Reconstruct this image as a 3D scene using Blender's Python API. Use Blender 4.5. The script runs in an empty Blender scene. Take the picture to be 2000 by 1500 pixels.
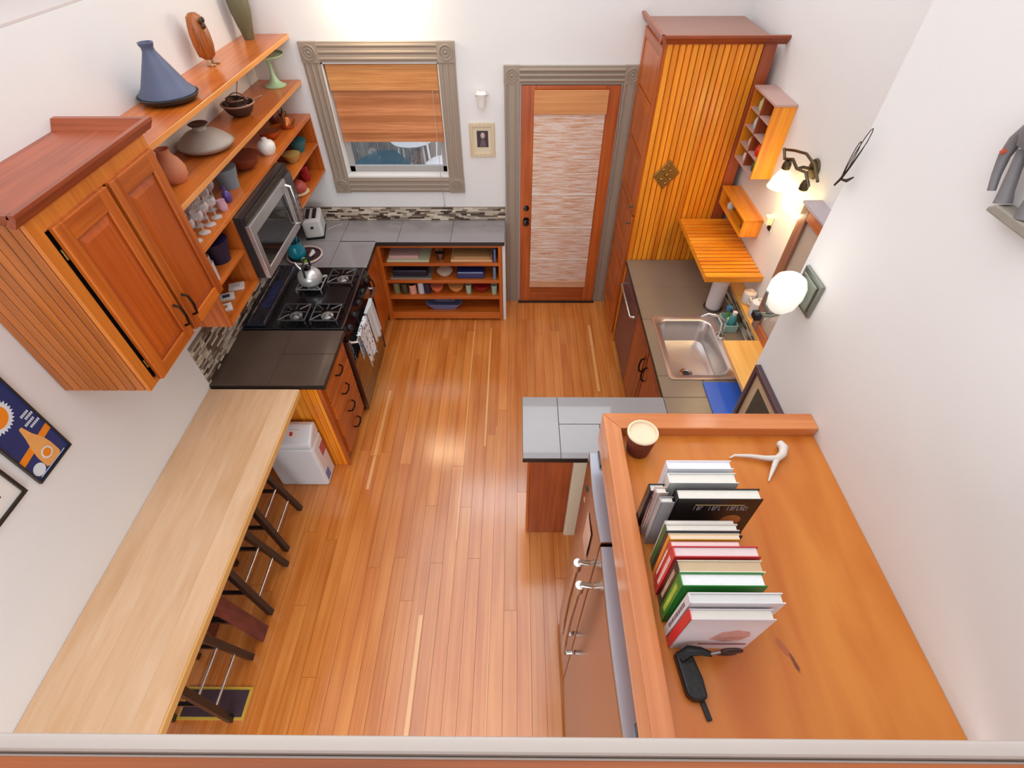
import bpy, math, random
from mathutils import Vector, Matrix
random.seed(7)
SC = bpy.context.scene
COL = SC.collection
R = math.radians

# ---------------------------------------------------------------- camera
CH = 3.27
f_, P_, Y_, Ro_ = 982.4, R(46.67), R(-.629), R(-.308)
Fw = Vector((math.sin(Y_)*math.cos(P_), math.cos(Y_)*math.cos(P_), -math.sin(P_)))
rt = Vector((math.cos(Y_), -math.sin(Y_), 0)); up = rt.cross(Fw)
c_, s_ = math.cos(Ro_), math.sin(Ro_)
rt, up = c_*rt + s_*up, -s_*rt + c_*up
cd = bpy.data.cameras.new('camera'); cam = bpy.data.objects.new('camera', cd); COL.objects.link(cam)
M = Matrix((rt, up, -Fw)).transposed().to_4x4(); M.translation = (0, 0, CH)
cam.matrix_world = M
cd.sensor_width = 36; cd.lens = 36*f_/2000; cd.clip_start = .01
SC.camera = cam

# ---------------------------------------------------------------- world, big lights, exposure
SC.view_settings.view_transform = 'Standard'
SC.view_settings.look = 'None'
SC.view_settings.gamma = 1
SC.view_settings.use_curve_mapping = False
SC.view_settings.exposure = 0.02
w = bpy.data.worlds.new('world'); SC.world = w; w.use_nodes = True
w.node_tree.nodes['Background'].inputs[0].default_value = (.80, .88, 1, 1)
w.node_tree.nodes['Background'].inputs[1].default_value = 1.3
def area(name, loc, rot, sx, sy, e, col=(1, 1, 1)):
    l = bpy.data.lights.new(name, 'AREA'); l.shape = 'RECTANGLE'; l.size = sx; l.size_y = sy; l.energy = e; l.color = col
    o = bpy.data.objects.new(name, l); COL.objects.link(o); o.location = loc; o.rotation_euler = rot
area('overhead_fill', (-.45, 1.9, 4.75), (0, 0, 0), 2.6, 5.0, 70, (.93, .955, 1))  # added overhead fill; the ceiling has no opening here
area('high_window_light', (.15, 4.27, 3.85), (R(-80), 0, 0), 2.2, 1.1, 26, (.88, .94, 1))
area('loft_fill_light', (-.5, -2.6, 3.9), (R(70), 0, 0), 2.6, 1.6, 60, (.90, .95, 1))  # added fill behind the camera, no real window
area('low_fill_light', (-.6, -2.2, 1.35), (R(90), 0, 0), 2.4, 1.2, 48, (.90, .95, 1))  # invented source under the loft, lifts the dark lower left
def point(name, loc, e, col, r=.04):
    l = bpy.data.lights.new(name, 'POINT'); l.energy = e; l.color = col; l.shadow_soft_size = r
    o = bpy.data.objects.new(name, l); COL.objects.link(o); o.location = loc

# ---------------------------------------------------------------- helpers
def lin(c):
    c = c/255
    return c/12.92 if c <= .04045 else ((c+.055)/1.055)**2.4
def rgb(c): return (lin(c[0]), lin(c[1]), lin(c[2]), 1)
MATS = {}
def new(name):
    m = bpy.data.materials.new(name); m.use_nodes = True
    return m, m.node_tree, m.node_tree.nodes['Principled BSDF']
def pm(name, c, rough=.5, metal=0, emit=0, var=0, scale=8, alpha=1, trans=0, bump=0, coat=0, ec=None, spec=.5):
    if name in MATS: return MATS[name]
    m, t, b = new(name); c = rgb(c)
    b.inputs['Base Color'].default_value = c
    b.inputs['Roughness'].default_value = rough; b.inputs['Metallic'].default_value = metal
    b.inputs['Transmission Weight'].default_value = trans; b.inputs['Coat Weight'].default_value = coat
    b.inputs['Specular IOR Level'].default_value = spec
    if emit: b.inputs['Emission Color'].default_value = rgb(ec) if ec else c; b.inputs['Emission Strength'].default_value = emit
    N, L = t.nodes, t.links
    tc = N.new('ShaderNodeTexCoord'); n = N.new('ShaderNodeTexNoise'); n.inputs['Scale'].default_value = scale; n.inputs['Detail'].default_value = 4
    L.new(tc.outputs['Object'], n.inputs['Vector'])
    v = max(var, .03)
    mx = N.new('ShaderNodeMix'); mx.data_type = 'RGBA'
    mx.inputs[6].default_value = tuple(max(0, k*(1-v)) for k in c[:3])+(1,); mx.inputs[7].default_value = tuple(min(1, k*(1+v)) for k in c[:3])+(1,)
    L.new(n.outputs[0], mx.inputs[0]); L.new(mx.outputs[2], b.inputs['Base Color'])
    if bump:
        bp = N.new('ShaderNodeBump'); bp.inputs['Strength'].default_value = bump; bp.inputs['Distance'].default_value = .01
        L.new(n.outputs[0], bp.inputs['Height']); L.new(bp.outputs[0], b.inputs['Normal'])
    MATS[name] = m; return m
def wood(name, c1, c2, ax='z', rough=.35, fine=38, streak=1.4, coat=.15, rnd=.10, blotch=.0, spec=.5):
    if name in MATS: return MATS[name]
    m, t, b = new(name); N, L = t.nodes, t.links
    tc = N.new('ShaderNodeTexCoord'); oi = N.new('ShaderNodeObjectInfo')
    ad = N.new('ShaderNodeVectorMath'); ad.operation = 'ADD'
    sc = N.new('ShaderNodeVectorMath'); sc.operation = 'SCALE'; sc.inputs['Scale'].default_value = 37
    cb = N.new('ShaderNodeCombineXYZ')
    for k in range(3): L.new(oi.outputs['Random'], cb.inputs[k])
    L.new(cb.outputs[0], sc.inputs[0]); L.new(tc.outputs['Object'], ad.inputs[0]); L.new(sc.outputs[0], ad.inputs[1])
    mp = N.new('ShaderNodeMapping'); s = [fine]*3; s['xyz'.index(ax)] = streak
    mp.inputs['Scale'].default_value = s; L.new(ad.outputs[0], mp.inputs['Vector'])
    n = N.new('ShaderNodeTexNoise'); n.inputs['Scale'].default_value = 1; n.inputs['Detail'].default_value = 5; n.inputs['Roughness'].default_value = .55; n.inputs['Distortion'].default_value = .3
    L.new(mp.outputs[0], n.inputs['Vector'])
    mp2 = N.new('ShaderNodeMapping'); s2 = [4.5]*3; s2['xyz'.index(ax)] = 1.3; mp2.inputs['Scale'].default_value = s2; L.new(ad.outputs[0], mp2.inputs['Vector'])
    n2 = N.new('ShaderNodeTexNoise'); n2.inputs['Scale'].default_value = 1; n2.inputs['Detail'].default_value = 2; L.new(mp2.outputs[0], n2.inputs['Vector'])
    a1 = N.new('ShaderNodeMath'); a1.operation = 'MULTIPLY_ADD'; a1.inputs[1].default_value = .55; L.new(n.outputs[0], a1.inputs[0])
    a2 = N.new('ShaderNodeMath'); a2.operation = 'MULTIPLY'; a2.inputs[1].default_value = .45+blotch; L.new(n2.outputs[0], a2.inputs[0]); L.new(a2.outputs[0], a1.inputs[2])
    cr = N.new('ShaderNodeValToRGB'); cr.color_ramp.elements[0].position = .36; cr.color_ramp.elements[1].position = .64+blotch*.5
    cr.color_ramp.elements[0].color = rgb(c1); cr.color_ramp.elements[1].color = rgb(c2); L.new(a1.outputs[0], cr.inputs[0])
    hs = N.new('ShaderNodeHueSaturation'); L.new(cr.outputs[0], hs.inputs['Color'])
    mr = N.new('ShaderNodeMapRange'); mr.inputs[3].default_value = 1-rnd; mr.inputs[4].default_value = 1+rnd; L.new(oi.outputs['Random'], mr.inputs[0]); L.new(mr.outputs[0], hs.inputs['Value'])
    L.new(hs.outputs[0], b.inputs['Base Color'])
    bp = N.new('ShaderNodeBump'); bp.inputs['Strength'].default_value = .06; bp.inputs['Distance'].default_value = .002; L.new(n.outputs[0], bp.inputs['Height']); L.new(bp.outputs[0], b.inputs['Normal'])
    b.inputs['Roughness'].default_value = rough; b.inputs['Coat Weight'].default_value = coat; b.inputs['Coat Roughness'].default_value = .2
    b.inputs['Specular IOR Level'].default_value = spec
    MATS[name] = m; return m
CABC = ((160, 70, 16), (208, 112, 36))
def cab(ax): return wood('cabinet_wood_'+ax, *CABC, ax=ax)
def amb(ax): return wood('amber_wood_'+ax, (216, 112, 10), (250, 164, 40), ax=ax)
REDW = lambda ax: wood('red_wood_'+ax, (128, 52, 22), (178, 88, 48), ax=ax)

class B:
    def __init__(s): s.v = []; s.f = []; s.sm = []; s.mi = []; s.m = Matrix(); s.k = 0
    def add(s, vs, fs, smooth=False):
        o = len(s.v); s.v += [s.m @ Vector(p) for p in vs]
        for f in fs: s.f.append([i+o for i in f]); s.sm.append(smooth); s.mi.append(s.k)
        return s
    def box(s, x0, x1, y0, y1, z0, z1):
        return s.add([(x, y, z) for z in (z0, z1) for y in (y0, y1) for x in (x0, x1)],
                     [(0, 2, 3, 1), (4, 5, 7, 6), (0, 1, 5, 4), (2, 6, 7, 3), (0, 4, 6, 2), (1, 3, 7, 5)])
    def lathe(s, pr, c=(0, 0, 0), n=24, ax='z', sx=1, sy=1):
        vs = []; fs = []; k = len(pr)
        for r, z in pr:
            for i in range(n):
                a = 2*math.pi*i/n; x, y = max(r, 1e-4)*math.cos(a)*sx, max(r, 1e-4)*math.sin(a)*sy
                p = (x, y, z) if ax == 'z' else ((z, x, y) if ax == 'x' else (y, z, x))
                vs.append((p[0]+c[0], p[1]+c[1], p[2]+c[2]))
        for j in range(k-1):
            for i in range(n):
                i2 = (i+1) % n; fs.append((j*n+i, j*n+i2, (j+1)*n+i2, (j+1)*n+i))
        if pr[0][0] > 1e-3: fs.append(tuple(range(n))[::-1])
        if pr[-1][0] > 1e-3: fs.append(tuple((k-1)*n+i for i in range(n)))
        return s.add(vs, fs, True)
    def tube(s, pts, r, n=8, closed=False):
        P = [Vector(p) for p in pts]; k = len(P); vs = []; fs = []; rr = r if isinstance(r, (list, tuple)) else [r]*k
        prev = None
        for i, p in enumerate(P):
            a = P[(i-1) % k] if (i or closed) else p; b = P[(i+1) % k] if (i < k-1 or closed) else p
            d = (b-a).normalized()
            if prev is None: u = d.orthogonal().normalized()
            else:
                u = prev - d*prev.dot(d); u = u.normalized() if u.length > 1e-6 else d.orthogonal().normalized()
            prev = u; q = d.cross(u)
            for j in range(n):
                an = 2*math.pi*j/n; vs.append(p + (u*math.cos(an)+q*math.sin(an))*rr[i])
        for i in range(k if closed else k-1):
            for j in range(n):
                j2 = (j+1) % n; i2 = (i+1) % k; fs.append((i*n+j, i*n+j2, i2*n+j2, i2*n+j))
        if not closed: fs.append(tuple(range(n))[::-1]); fs.append(tuple((k-1)*n+j for j in range(n)))
        return s.add(vs, fs, True)
    def bar(s, a, b, w1, w2=None, t=None):      # tapered square bar a->b
        a, b = Vector(a), Vector(b); w2 = w2 or w1; d = (b-a).normalized(); u = d.cross(Vector((0, 1, 0)))
        if u.length < .1: u = d.cross(Vector((1, 0, 0)))
        u.normalize(); q = d.cross(u); vs = []
        for p, w_ in ((a, w1), (b, w2)):
            tt = t or w_
            for i, j in ((-1, -1), (1, -1), (1, 1), (-1, 1)): vs.append(p+u*i*tt/2+q*j*w_/2)
        return s.add(vs, [(3, 2, 1, 0), (4, 5, 6, 7), (0, 1, 5, 4), (1, 2, 6, 5), (2, 3, 7, 6), (3, 0, 4, 7)])
    def prism(s, poly, ax, a, b):               # poly in the two other axes (cyclic order)
        n = len(poly); vs = []
        for h in (a, b):
            for p, q in poly:
                vs.append({'x': (h, p, q), 'y': (p, h, q), 'z': (p, q, h)}[ax])
        return s.add(vs, [tuple(range(n))[::-1], tuple(range(n, 2*n))]+[(i, (i+1) % n, n+(i+1) % n, n+i) for i in range(n)])
    def build(s, name, mat, parent=None, bevel=0, org=None, rot=None, mesh=None, seg=2):
        if mesh is None:
            if parent is not None: o0 = ORG[parent.name]
            elif org is not None: o0 = Vector(org)
            else:
                xs = [p[0] for p in s.v]; ys = [p[1] for p in s.v]; zs = [p[2] for p in s.v]
                o0 = Vector(((min(xs)+max(xs))/2, (min(ys)+max(ys))/2, min(zs)))
            me = bpy.data.meshes.new(name)
            me.from_pydata([tuple(p-o0) for p in s.v], [], s.f)
            for i, p in enumerate(me.polygons): p.use_smooth = s.sm[i]; p.material_index = s.mi[i]
            for m_ in (mat if isinstance(mat, (list, tuple)) else [mat]): me.materials.append(m_)
            me.validate(); me.update()
            if any(s.sm): me.set_sharp_from_angle(angle=R(48))
        o = bpy.data.objects.new(name, me); COL.objects.link(o)
        if parent is not None: o.parent = parent; ORG[o.name] = ORG[parent.name]
        else: o.location = o0; ORG[o.name] = o0
        if bevel:
            bv = o.modifiers.new('bevel', 'BEVEL'); bv.width = bevel; bv.segments = seg; bv.limit_method = 'ANGLE'; bv.angle_limit = R(40)
        return o
ORG = {}
def E(name, label, cat, loc, group=None, kind=None):
    o = bpy.data.objects.new(name, None); COL.objects.link(o); o.location = loc; o.empty_display_size = .05
    ORG[o.name] = Vector(loc)
    if kind: o['kind'] = kind
    return tag(o, label, cat, group)
def tag(o, label=None, cat=None, group=None):
    if label: o['label'] = label
    if cat: o['category'] = cat
    if group: o['group'] = group
    return o
def struct(o): o['kind'] = 'structure'; return o
def bx(name, mat, parent, *b, bevel=0, **k): return B().box(*b).build(name, mat, parent, bevel, **k)
def lt(name, mat, parent, pr, c=(0, 0, 0), **k): return B().lathe(pr, c, **k).build(name, mat, parent)
def arc(c, r, a0, a1, n, f): return [f(c, r, R(a0+(a1-a0)*i/(n-1))) for i in range(n)]
def copy_tree(o, loc, par=None):
    c = o.copy(); COL.objects.link(c)
    if par is None: c.location = loc; ORG[c.name] = Vector(loc)
    else: c.parent = par; ORG[c.name] = ORG[par.name]
    for ch in list(o.children): copy_tree(ch, loc, c)
    return c

# ---------------------------------------------------------------- materials
WALL = pm('wall_paint', (233, 231, 229), .7, var=.015, scale=2, bump=.02)
WHITE = pm('white_paint', (232, 230, 226), .5)
TAUPE = pm('taupe_trim_paint', (158, 142, 126), .5, var=.03)
BLACK = pm('black_gloss', (14, 14, 16), .12, coat=.5)
BLACKM = pm('black_matte', (16, 15, 16), .55)
IRON = pm('cast_iron', (22, 22, 24), .45)
STEEL = pm('stainless_steel', (205, 203, 200), .28, 1, var=.05, scale=30)
STEELD = pm('dark_stainless', (140, 132, 134), .3, 1)
CHROME = pm('chrome', (225, 225, 228), .1, 1)
BRONZE = pm('bronze_metal', (96, 84, 62), .38, .85)
BRASS = pm('brass', (160, 128, 70), .35, .9, var=.2, scale=40)
SLATE = pm('slate_tile', (84, 68, 58), .28, var=.18, scale=5, bump=.03, coat=.3)
SLATEG = pm('slate_tile_glare', (146, 142, 144), .22, var=.08, scale=4, bump=.02, coat=.8)  # base colour lightened to carry the glare on the peninsula
SLATET = pm('slate_tile_warm', (136, 118, 100), .30, var=.12, scale=4, bump=.03)
EDGE = pm('dark_counter_edge', (38, 32, 30), .4)
PAGE = pm('book_pages', (232, 228, 218), .8, var=.05, scale=60)
GLASSM = None
def glass():
    global GLASSM
    if GLASSM: return GLASSM
    m, t, b = new('clear_glass'); N, L = t.nodes, t.links
    b.inputs['Base Color'].default_value = (.86, .84, .84, 1); b.inputs['Roughness'].default_value = .08; b.inputs['Coat Weight'].default_value = 1
    tr = N.new('ShaderNodeBsdfTransparent'); fr = N.new('ShaderNodeLayerWeight'); fr.inputs[0].default_value = .45
    mr = N.new('ShaderNodeMapRange'); mr.inputs[3].default_value = .12; mr.inputs[4].default_value = .85
    mx = N.new('ShaderNodeMixShader'); L.new(fr.outputs['Facing'], mr.inputs[0]); L.new(mr.outputs[0], mx.inputs[0]); L.new(tr.outputs[0], mx.inputs[1]); L.new(b.outputs[0], mx.inputs[2]); L.new(mx.outputs[0], N['Material Output'].inputs[0])
    GLASSM = m; return m
def pane():
    if 'pane' in MATS: return MATS['pane']
    m, t, b = new('window_pane'); N, L = t.nodes, t.links
    tr = N.new('ShaderNodeBsdfTransparent'); gl = N.new('ShaderNodeBsdfGlossy'); gl.inputs['Roughness'].default_value = .03
    mx = N.new('ShaderNodeMixShader'); mx.inputs[0].default_value = .08
    L.new(tr.outputs[0], mx.inputs[1]); L.new(gl.outputs[0], mx.inputs[2]); L.new(mx.outputs[0], N['Material Output'].inputs[0]); MATS['pane'] = m; return m

XL, YB, XR, XS, YC = -1.98, 4.32, .97, 1.66, 1.46    # left wall, back wall, near right wall, sink wall, corner of the near wall
ZT = 4.85
# ================================================================ SETTING
fl = struct(bx('floor', pm('subfloor', (70, 34, 16), .8), None, XL-.1, 1.8, -.6, YB+.1, -.1, -.008))
FLR = wood('fir_floor', (196, 106, 38), (226, 146, 72), ax='y', rough=.17, fine=34, streak=.9, coat=.6, rnd=.07, spec=.8)
FLP = wood('fir_floor_pale', (232, 160, 92), (244, 186, 122), ax='y', rough=.17, fine=34, streak=.9, coat=.6, rnd=.03, spec=.8)
wd = .083; x = XL; i = 0; cache = {}
pales = [(-.415, 1.6, 3.97), (-.255, 2.4, 3.85), (-.16, .4, 2.6), (-1.12, 2.0, 3.0), (.72, 3.0, 3.9), (-.6, .2, 1.1)]
while x < 1.0:
    y = -.3 - random.random()*1.0; j = 0
    while y < YB:
        l = random.choice((1.6, 2.0, 2.5, 3.1)); y1 = min(y+l, YB); y0 = max(y, -.3)
        if y1-y0 > .05:
            B().box(x+.0008, x+wd-.0008, y0+.0008, y1-.0008, -.008, 0).build('floor_board', FLR, fl)
            for sx, sy0_, sy1_ in pales:      # pale sapwood edge of a board
                if x <= sx < x+wd and sy0_ < y1 and sy1_ > y0:
                    B().box(sx, min(sx+.024, x+wd-.001), max(y0+.002, sy0_), min(y1-.002, sy1_), -.0005, .0003).build('sapwood_edge', FLP, fl)
        y = y1; j += 1
    x += wd; i += 1

struct(B().box(XL-.12, XL, -3.2, YB+.12, -.1, 2.81).build('wall_left', WALL))
# the wall above steps back behind a ledge at 2.82 m
struct(B().box(XL-.9, XL-.78, -3.2, YB+.12, 2.7, ZT).build('wall_left_upper', WALL))
struct(B().box(XL-.78, XL, -3.2, YB+.12, 2.8105, 2.82).build('trim_1', pm('ledge_paint', (214, 204, 200), .7)))
wx0, wx1, wz0, wz1 = -1.475, -.575, 1.315, 2.20
struct(B().box(XL-.9, wx0, YB, YB+.12, -.1, ZT).box(wx1, 1.8, YB, YB+.12, -.1, ZT)
       .box(wx0, wx1, YB, YB+.12, -.1, wz0).box(wx0, wx1, YB, YB+.12, wz1, ZT).build('wall_back', WALL))
struct(B().box(XS, XS+.12, YC, YB, -.1, ZT).build('wall_sink', WALL))
struct(B().box(XR, XS+.12, -3.2, YC, -.1, ZT).build('wall_right', WALL))
struct(B().box(XL-.9, 1.8, -3.32, -3.2, -.1, ZT).build('wall_loft', WALL))
struct(B().box(XL-.9, 1.8, -3.3, YB+.12, ZT, ZT+.1).build('ceiling', WALL))
# loft: half wall with grey moulding and timber cap just below the camera
struct(B().box(XL, XR, -3.2, .02, 2.0, 2.12).build('loft_floor', WALL))
struct(B().box(XL, XR, .03, .052, 2.0, 2.66).build('loft_half_wall', WALL))
tz = 2.7
struct(B().box(XL, XR, .0685, .0835, tz-.030, tz).box(XL, XR, .0515, .0685, tz-.030, tz-.004).build('trim_2', pm('grey_moulding', (186, 176, 168), .4, var=.05), bevel=.003))
ox = struct(B().box(XL, XR, .0, .0645, tz-.004+.0005, tz+.012).build('trim_3', wood('cap_wood', (116, 54, 16), (166, 88, 34), ax='x', rough=.55, coat=0), bevel=.004))

# window --------------------------------------------------------
def rosette(bd, cx, cz, y, s, n=20):
    bd.box(cx-s/2, cx+s/2, y-.03, y, cz-s/2, cz+s/2)
    bd.tube([(cx+math.cos(2*math.pi*i/n)*s*.36, y-.032, cz+math.sin(2*math.pi*i/n)*s*.36) for i in range(n)], s*.05, 6, True)
    bd.tube([(cx+math.cos(2*math.pi*i/n)*s*.20, y-.032, cz+math.sin(2*math.pi*i/n)*s*.20) for i in range(n)], s*.045, 6, True)
    bd.lathe([(s*.09, 0), (s*.07, -.008), (0, -.012)], (cx, y-.03, cz), 12, 'y')
def fluted(a0, a1, b0, b1, y, vert):
    bd = B(); bd.box(*((a0, a1, y-.020, y, b0, b1)))
    k = 3
    for i in range(k):
        if vert:
            w_ = (a1-a0); c = a0+w_*(i+.5)/k; bd.tube([(c, y-.012, b0+.002), (c, y-.012, b1-.002)], w_/k*.34, 10)
        else:
            w_ = (b1-b0); c = b0+w_*(i+.5)/k; bd.tube([(a0+.002, y-.012, c), (a1-.002, y-.012, c)], w_/k*.34, 10)
    return bd
win = E('window_1', None, None, ((wx0+wx1)/2, YB, wz0), kind='structure')
T = .128
X0, X1, Z0, Z1 = wx0-T+.01, wx1+T-.01, wz0-T+.005, wz1+T-.005
for a, b, c, d, v in ((X0, X0+T, Z0+T, Z1-T, 1), (X1-T, X1, Z0+T, Z1-T, 1), (X0+T, X1-T, Z0, Z0+T, 0), (X0+T, X1-T, Z1-T, Z1, 0)):
    fluted(a, b, c, d, YB, v).build('casing', TAUPE, win)
for cx in (X0+T/2, X1-T/2):
    for cz in (Z0+T/2, Z1-T/2):
        bd = B(); rosette(bd, cx, cz, YB, T+.004); bd.build('rosette', TAUPE, win)
J = YB+.12
B().box(wx0, wx0+.02, YB-.005, J, wz0, wz1).box(wx1-.02, wx1, YB-.005, J, wz0, wz1).box(wx0, wx1, YB-.005, J, wz1-.02, wz1).box(wx0, wx1, YB-.012, J, wz0, wz0+.02).build('jamb', WHITE, win)
SASH = pm('sash_paint', (168, 164, 160), .4)
s0, s1, q0, q1 = wx0+.02, wx1-.02, wz0+.02, wz1-.02
B().box(s0, s0+.045, YB+.075, YB+.105, q0, q1).box(s1-.045, s1, YB+.075, YB+.105, q0, q1).box(s0, s1, YB+.075, YB+.105, q0, q0+.05).box(s0, s1, YB+.075, YB+.105, q1-.05, q1).build('sash', SASH, win, .002)
bx('pane', pane(), win, s0+.045, s1-.045, YB+.088, YB+.092, q0+.05, q1-.05)
# roman shade in the window
BAM = wood('bamboo_shade', (190, 112, 62), (222, 150, 96), ax='x', rough=.6, fine=90, streak=3, coat=0)
BAMG = wood('bamboo_valance', (182, 112, 56), (222, 158, 94), ax='x', rough=.6, fine=90, streak=3, coat=0)
sh = E('roman_shade', 'woven brown wood roman shade half drawn over the window', 'window shade', (-1.02, YB+.04, 2.17))
B().box(wx0+.03, wx1-.025, YB+.006, YB+.022, 1.995, 2.175).build('valance', BAMG, sh, .004)
bd = B(); zz = 2.17; n = 22; vs = []
for k in range(n+1):
    z = 2.17-(2.17-1.60)*k/n; yy = YB+.036+.006*math.sin(k*1.25)
    vs += [(wx0+.035, yy, z), (wx1-.03, yy, z), (wx0+.035, yy+.006, z), (wx1-.03, yy+.006, z)]
fs = []
for k in range(n):
    a = 4*k; b = a+4; fs += [(a, a+1, b+1, b), (a+2, b+2, b+3, a+3), (a, b, b+2, a+2), (a+1, a+3, b+3, b+1)]
fs += [(0, 2, 3, 1), (4*n, 4*n+1, 4*n+3, 4*n+2)]
bd.add(vs, fs); bd.build('panel', BAM, sh)
B().tube([(wx1-.075, YB-.005, 2.0), (wx1-.078, YB-.034, 1.3), (wx1-.074, YB-.034, 1.08)], .0022, 6).lathe([(.004, -.02), (.009, -.012), (.005, 0)], (wx1-.074, YB-.034, 1.08), 8).build('pull_cord', pm('cord', (190, 176, 160), .8), sh)

# exterior seen under the shade
struct(B().box(-8, 6, 4.46, 14, -.1, .1).build('patio_ground', pm('patio_paving', (120, 116, 110), .8, var=.2, scale=3)))
fe = E('garden_fence', 'weathered grey board fence seen through the window', 'fence', (-2.2, 7.3, .1))
GREYW = wood('weathered_wood', (104, 100, 98), (162, 158, 154), ax='z', rough=.8, coat=0)
for k in range(26):
    B().box(-3.6+k*.15, -3.6+k*.15+.128, 7.3, 7.33, .1, 2.0+.02*math.sin(k*2.1)).build('fence_board', GREYW, fe)
bx('fence_rail', GREYW, fe, -3.6, .3, 7.33, 7.39, 1.3, 1.39)
tt = E('patio_table', 'dark teal patio table outside the window', 'table', (-1.63, 5.75, .1))
B().prism([(-1.95, 5.55), (-1.05, 5.55), (-1.2, 5.78), (-1.45, 6.15), (-1.70, 6.12), (-1.86, 5.8)], 'z', .78, .82).build('table_top', pm('teal_paint', (44, 84, 98), .5), tt)
for a, b in ((-1.80, 5.66), (-1.25, 5.66), (-1.48, 6.0), (-1.66, 6.0)): B().bar((a, b, .1), (a, b, .78), .05).build('leg', pm('teal_paint', (44, 84, 98)), tt)
def pchair(x, y, lab):
    t = E('patio_chair', lab, 'chair', (x, y, .1), 'white patio chairs outside the window'); W = pm('white_metal', (236, 236, 236), .4)
    B().lathe([(.26, 0), (.28, .02), (.0, .03)], (x, y, .70), 16).build('seat', W, t)
    B().tube([(x-.24, y+.10, .73), (x-.28, y+.24, 1.0), (x, y+.34, 1.18), (x+.28, y+.24, 1.0), (x+.24, y+.10, .73)], .015, 8).build('back_frame', W, t)
    for k in range(6): B().tube([(x-.16+k*.064, y+.12, .72), (x-.14+k*.056, y+.31, 1.13)], .006, 6).build('back_bar', W, t)
    for a, b in ((-.15, -.15), (.15, -.15), (-.15, .15), (.15, .15)): B().tube([(x+a, y+b, .71), (x+a*1.3, y+b*1.3, .1)], .016, 6).build('leg', W, t)
pchair(-.80, 6.0, 'white round-seated patio chair nearest the window'); pchair(-1.35, 6.75, 'white patio chair further out beside the garden fence')
sb = B(); random.seed(3)
for k in range(220):
    c = Vector((-.35+random.uniform(-.45, .5), 6.95+random.uniform(-.25, .25), random.uniform(.4, 1.5)))
    d = Vector((random.uniform(-1, 1), random.uniform(-1, 1), random.uniform(-.2, 1))).normalized()*.06; e = d.orthogonal().normalized()*.025
    sb.add([c-d, c+e, c+d, c-e], [(0, 1, 2, 3)])
shb = E('garden_shrub', 'leafy green shrub in front of the fence outside', 'shrub', (-.25, 6.95, .1))
o = sb.build('foliage', pm('leaf_green', (64, 116, 54), .6, var=.3), shb); o['kind'] = 'stuff'
B().tube([(-.25, 6.95, .1), (-.22, 6.95, .7)], .02, 6).build('stem', pm('bark', (80, 60, 44), .8), shb)

# door ----------------------------------------------------------
dr = E('door_1', None, None, (.42, YB-.02, 0), kind='structure')
DX0, DX1, DH = .035, .805, 2.04
DW = wood('door_wood', (150, 66, 20), (196, 100, 42), ax='z')
B().box(DX0, DX0+.115, YB-.035, YB-.002, .01, DH).build('stile', DW, dr, .003); B().box(DX1-.115, DX1, YB-.035, YB-.002, .01, DH).build('stile', DW, dr, .003)
for q_ in ((.01, .20), (DH-.10, DH)): B().box(DX0+.115, DX1-.115, YB-.033, YB-.002, *q_).build('rail', wood('door_rail_wood', (150, 66, 20), (196, 100, 42), ax='x'), dr, .003)
bx('glass_panel', pm('door_glass', (90, 96, 104), .1), dr, DX0+.115, DX1-.115, YB-.016, YB-.008, .20, DH-.10)
TD = .118
DZ = DH+.01
for a, b in ((DX0-.012-TD, DX0-.012), (DX1+.012, DX1+.012+TD)):
    B().box(a, b, YB-.022, YB-.001, 0, DZ).box(a, a+.018, YB-.032, YB-.022, 0, DZ).box(b-.018, b, YB-.032, YB-.022, 0, DZ).box(a+.035, b-.035, YB-.028, YB-.022, 0, DZ).build('casing', TAUPE, dr, .003)
bd = B(); a, b = DX0-.012, DX1+.012
bd.box(a, b, YB-.022, YB-.001, DZ, DZ+TD)
for k in range(3): bd.tube([(a, YB-.024, DZ+TD*(k+.7)/3.4), (b, YB-.024, DZ+TD*(k+.7)/3.4)], .013, 8)
bd.build('casing', TAUPE, dr)
for cx in (DX0-.012-TD/2, DX1+.012+TD/2):
    bd = B(); rosette(bd, cx, DZ+TD/2, YB, TD+.006); bd.build('rosette', TAUPE, dr)
bx('threshold', pm('threshold_dark', (50, 34, 24), .5), dr, DX0-.01, DX1+.01, YB-.06, YB-.036, 0, .012)
for z, r in ((1.05, .026), (.93, .030)):
    k = B().lathe([(r, 0), (r, -.01), (r*.5, -.012), (r*.5, -.035)] + ([(r, -.045), (r*.95, -.062), (0, -.068)] if z < 1 else [(0, -.036)]), (DX0+.055, YB-.035, z), 16, 'y').build('door_knob' if z < 1 else 'deadbolt', BLACK, dr)
# woven shade on the door
ds = E('door_shade', 'pale woven bamboo shade hanging over the glass of the back door', 'window shade', (.41, YB-.05, .2))
m, t_, b_ = new('woven_straw'); N, L = t_.nodes, t_.links
tc = N.new('ShaderNodeTexCoord'); mp = N.new('ShaderNodeMapping'); mp.inputs['Scale'].default_value = (5, 1, 85); L.new(tc.outputs['Object'], mp.inputs[0])
nz = N.new('ShaderNodeTexNoise'); nz.inputs['Scale'].default_value = 1; nz.inputs['Detail'].default_value = 6; nz.inputs['Roughness'].default_value = .7; L.new(mp.outputs[0], nz.inputs[0])
cr = N.new('ShaderNodeValToRGB'); e = cr.color_ramp.elements; e[0].position = .30; e[0].color = rgb((186, 124, 82)); e[1].position = .57; e[1].color = rgb((232, 216, 206)); q = e.new(.43); q.color = rgb((214, 166, 132))
L.new(nz.outputs[0], cr.inputs[0]); L.new(cr.outputs[0], b_.inputs['Base Color']); b_.inputs['Roughness'].default_value = .8
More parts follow.
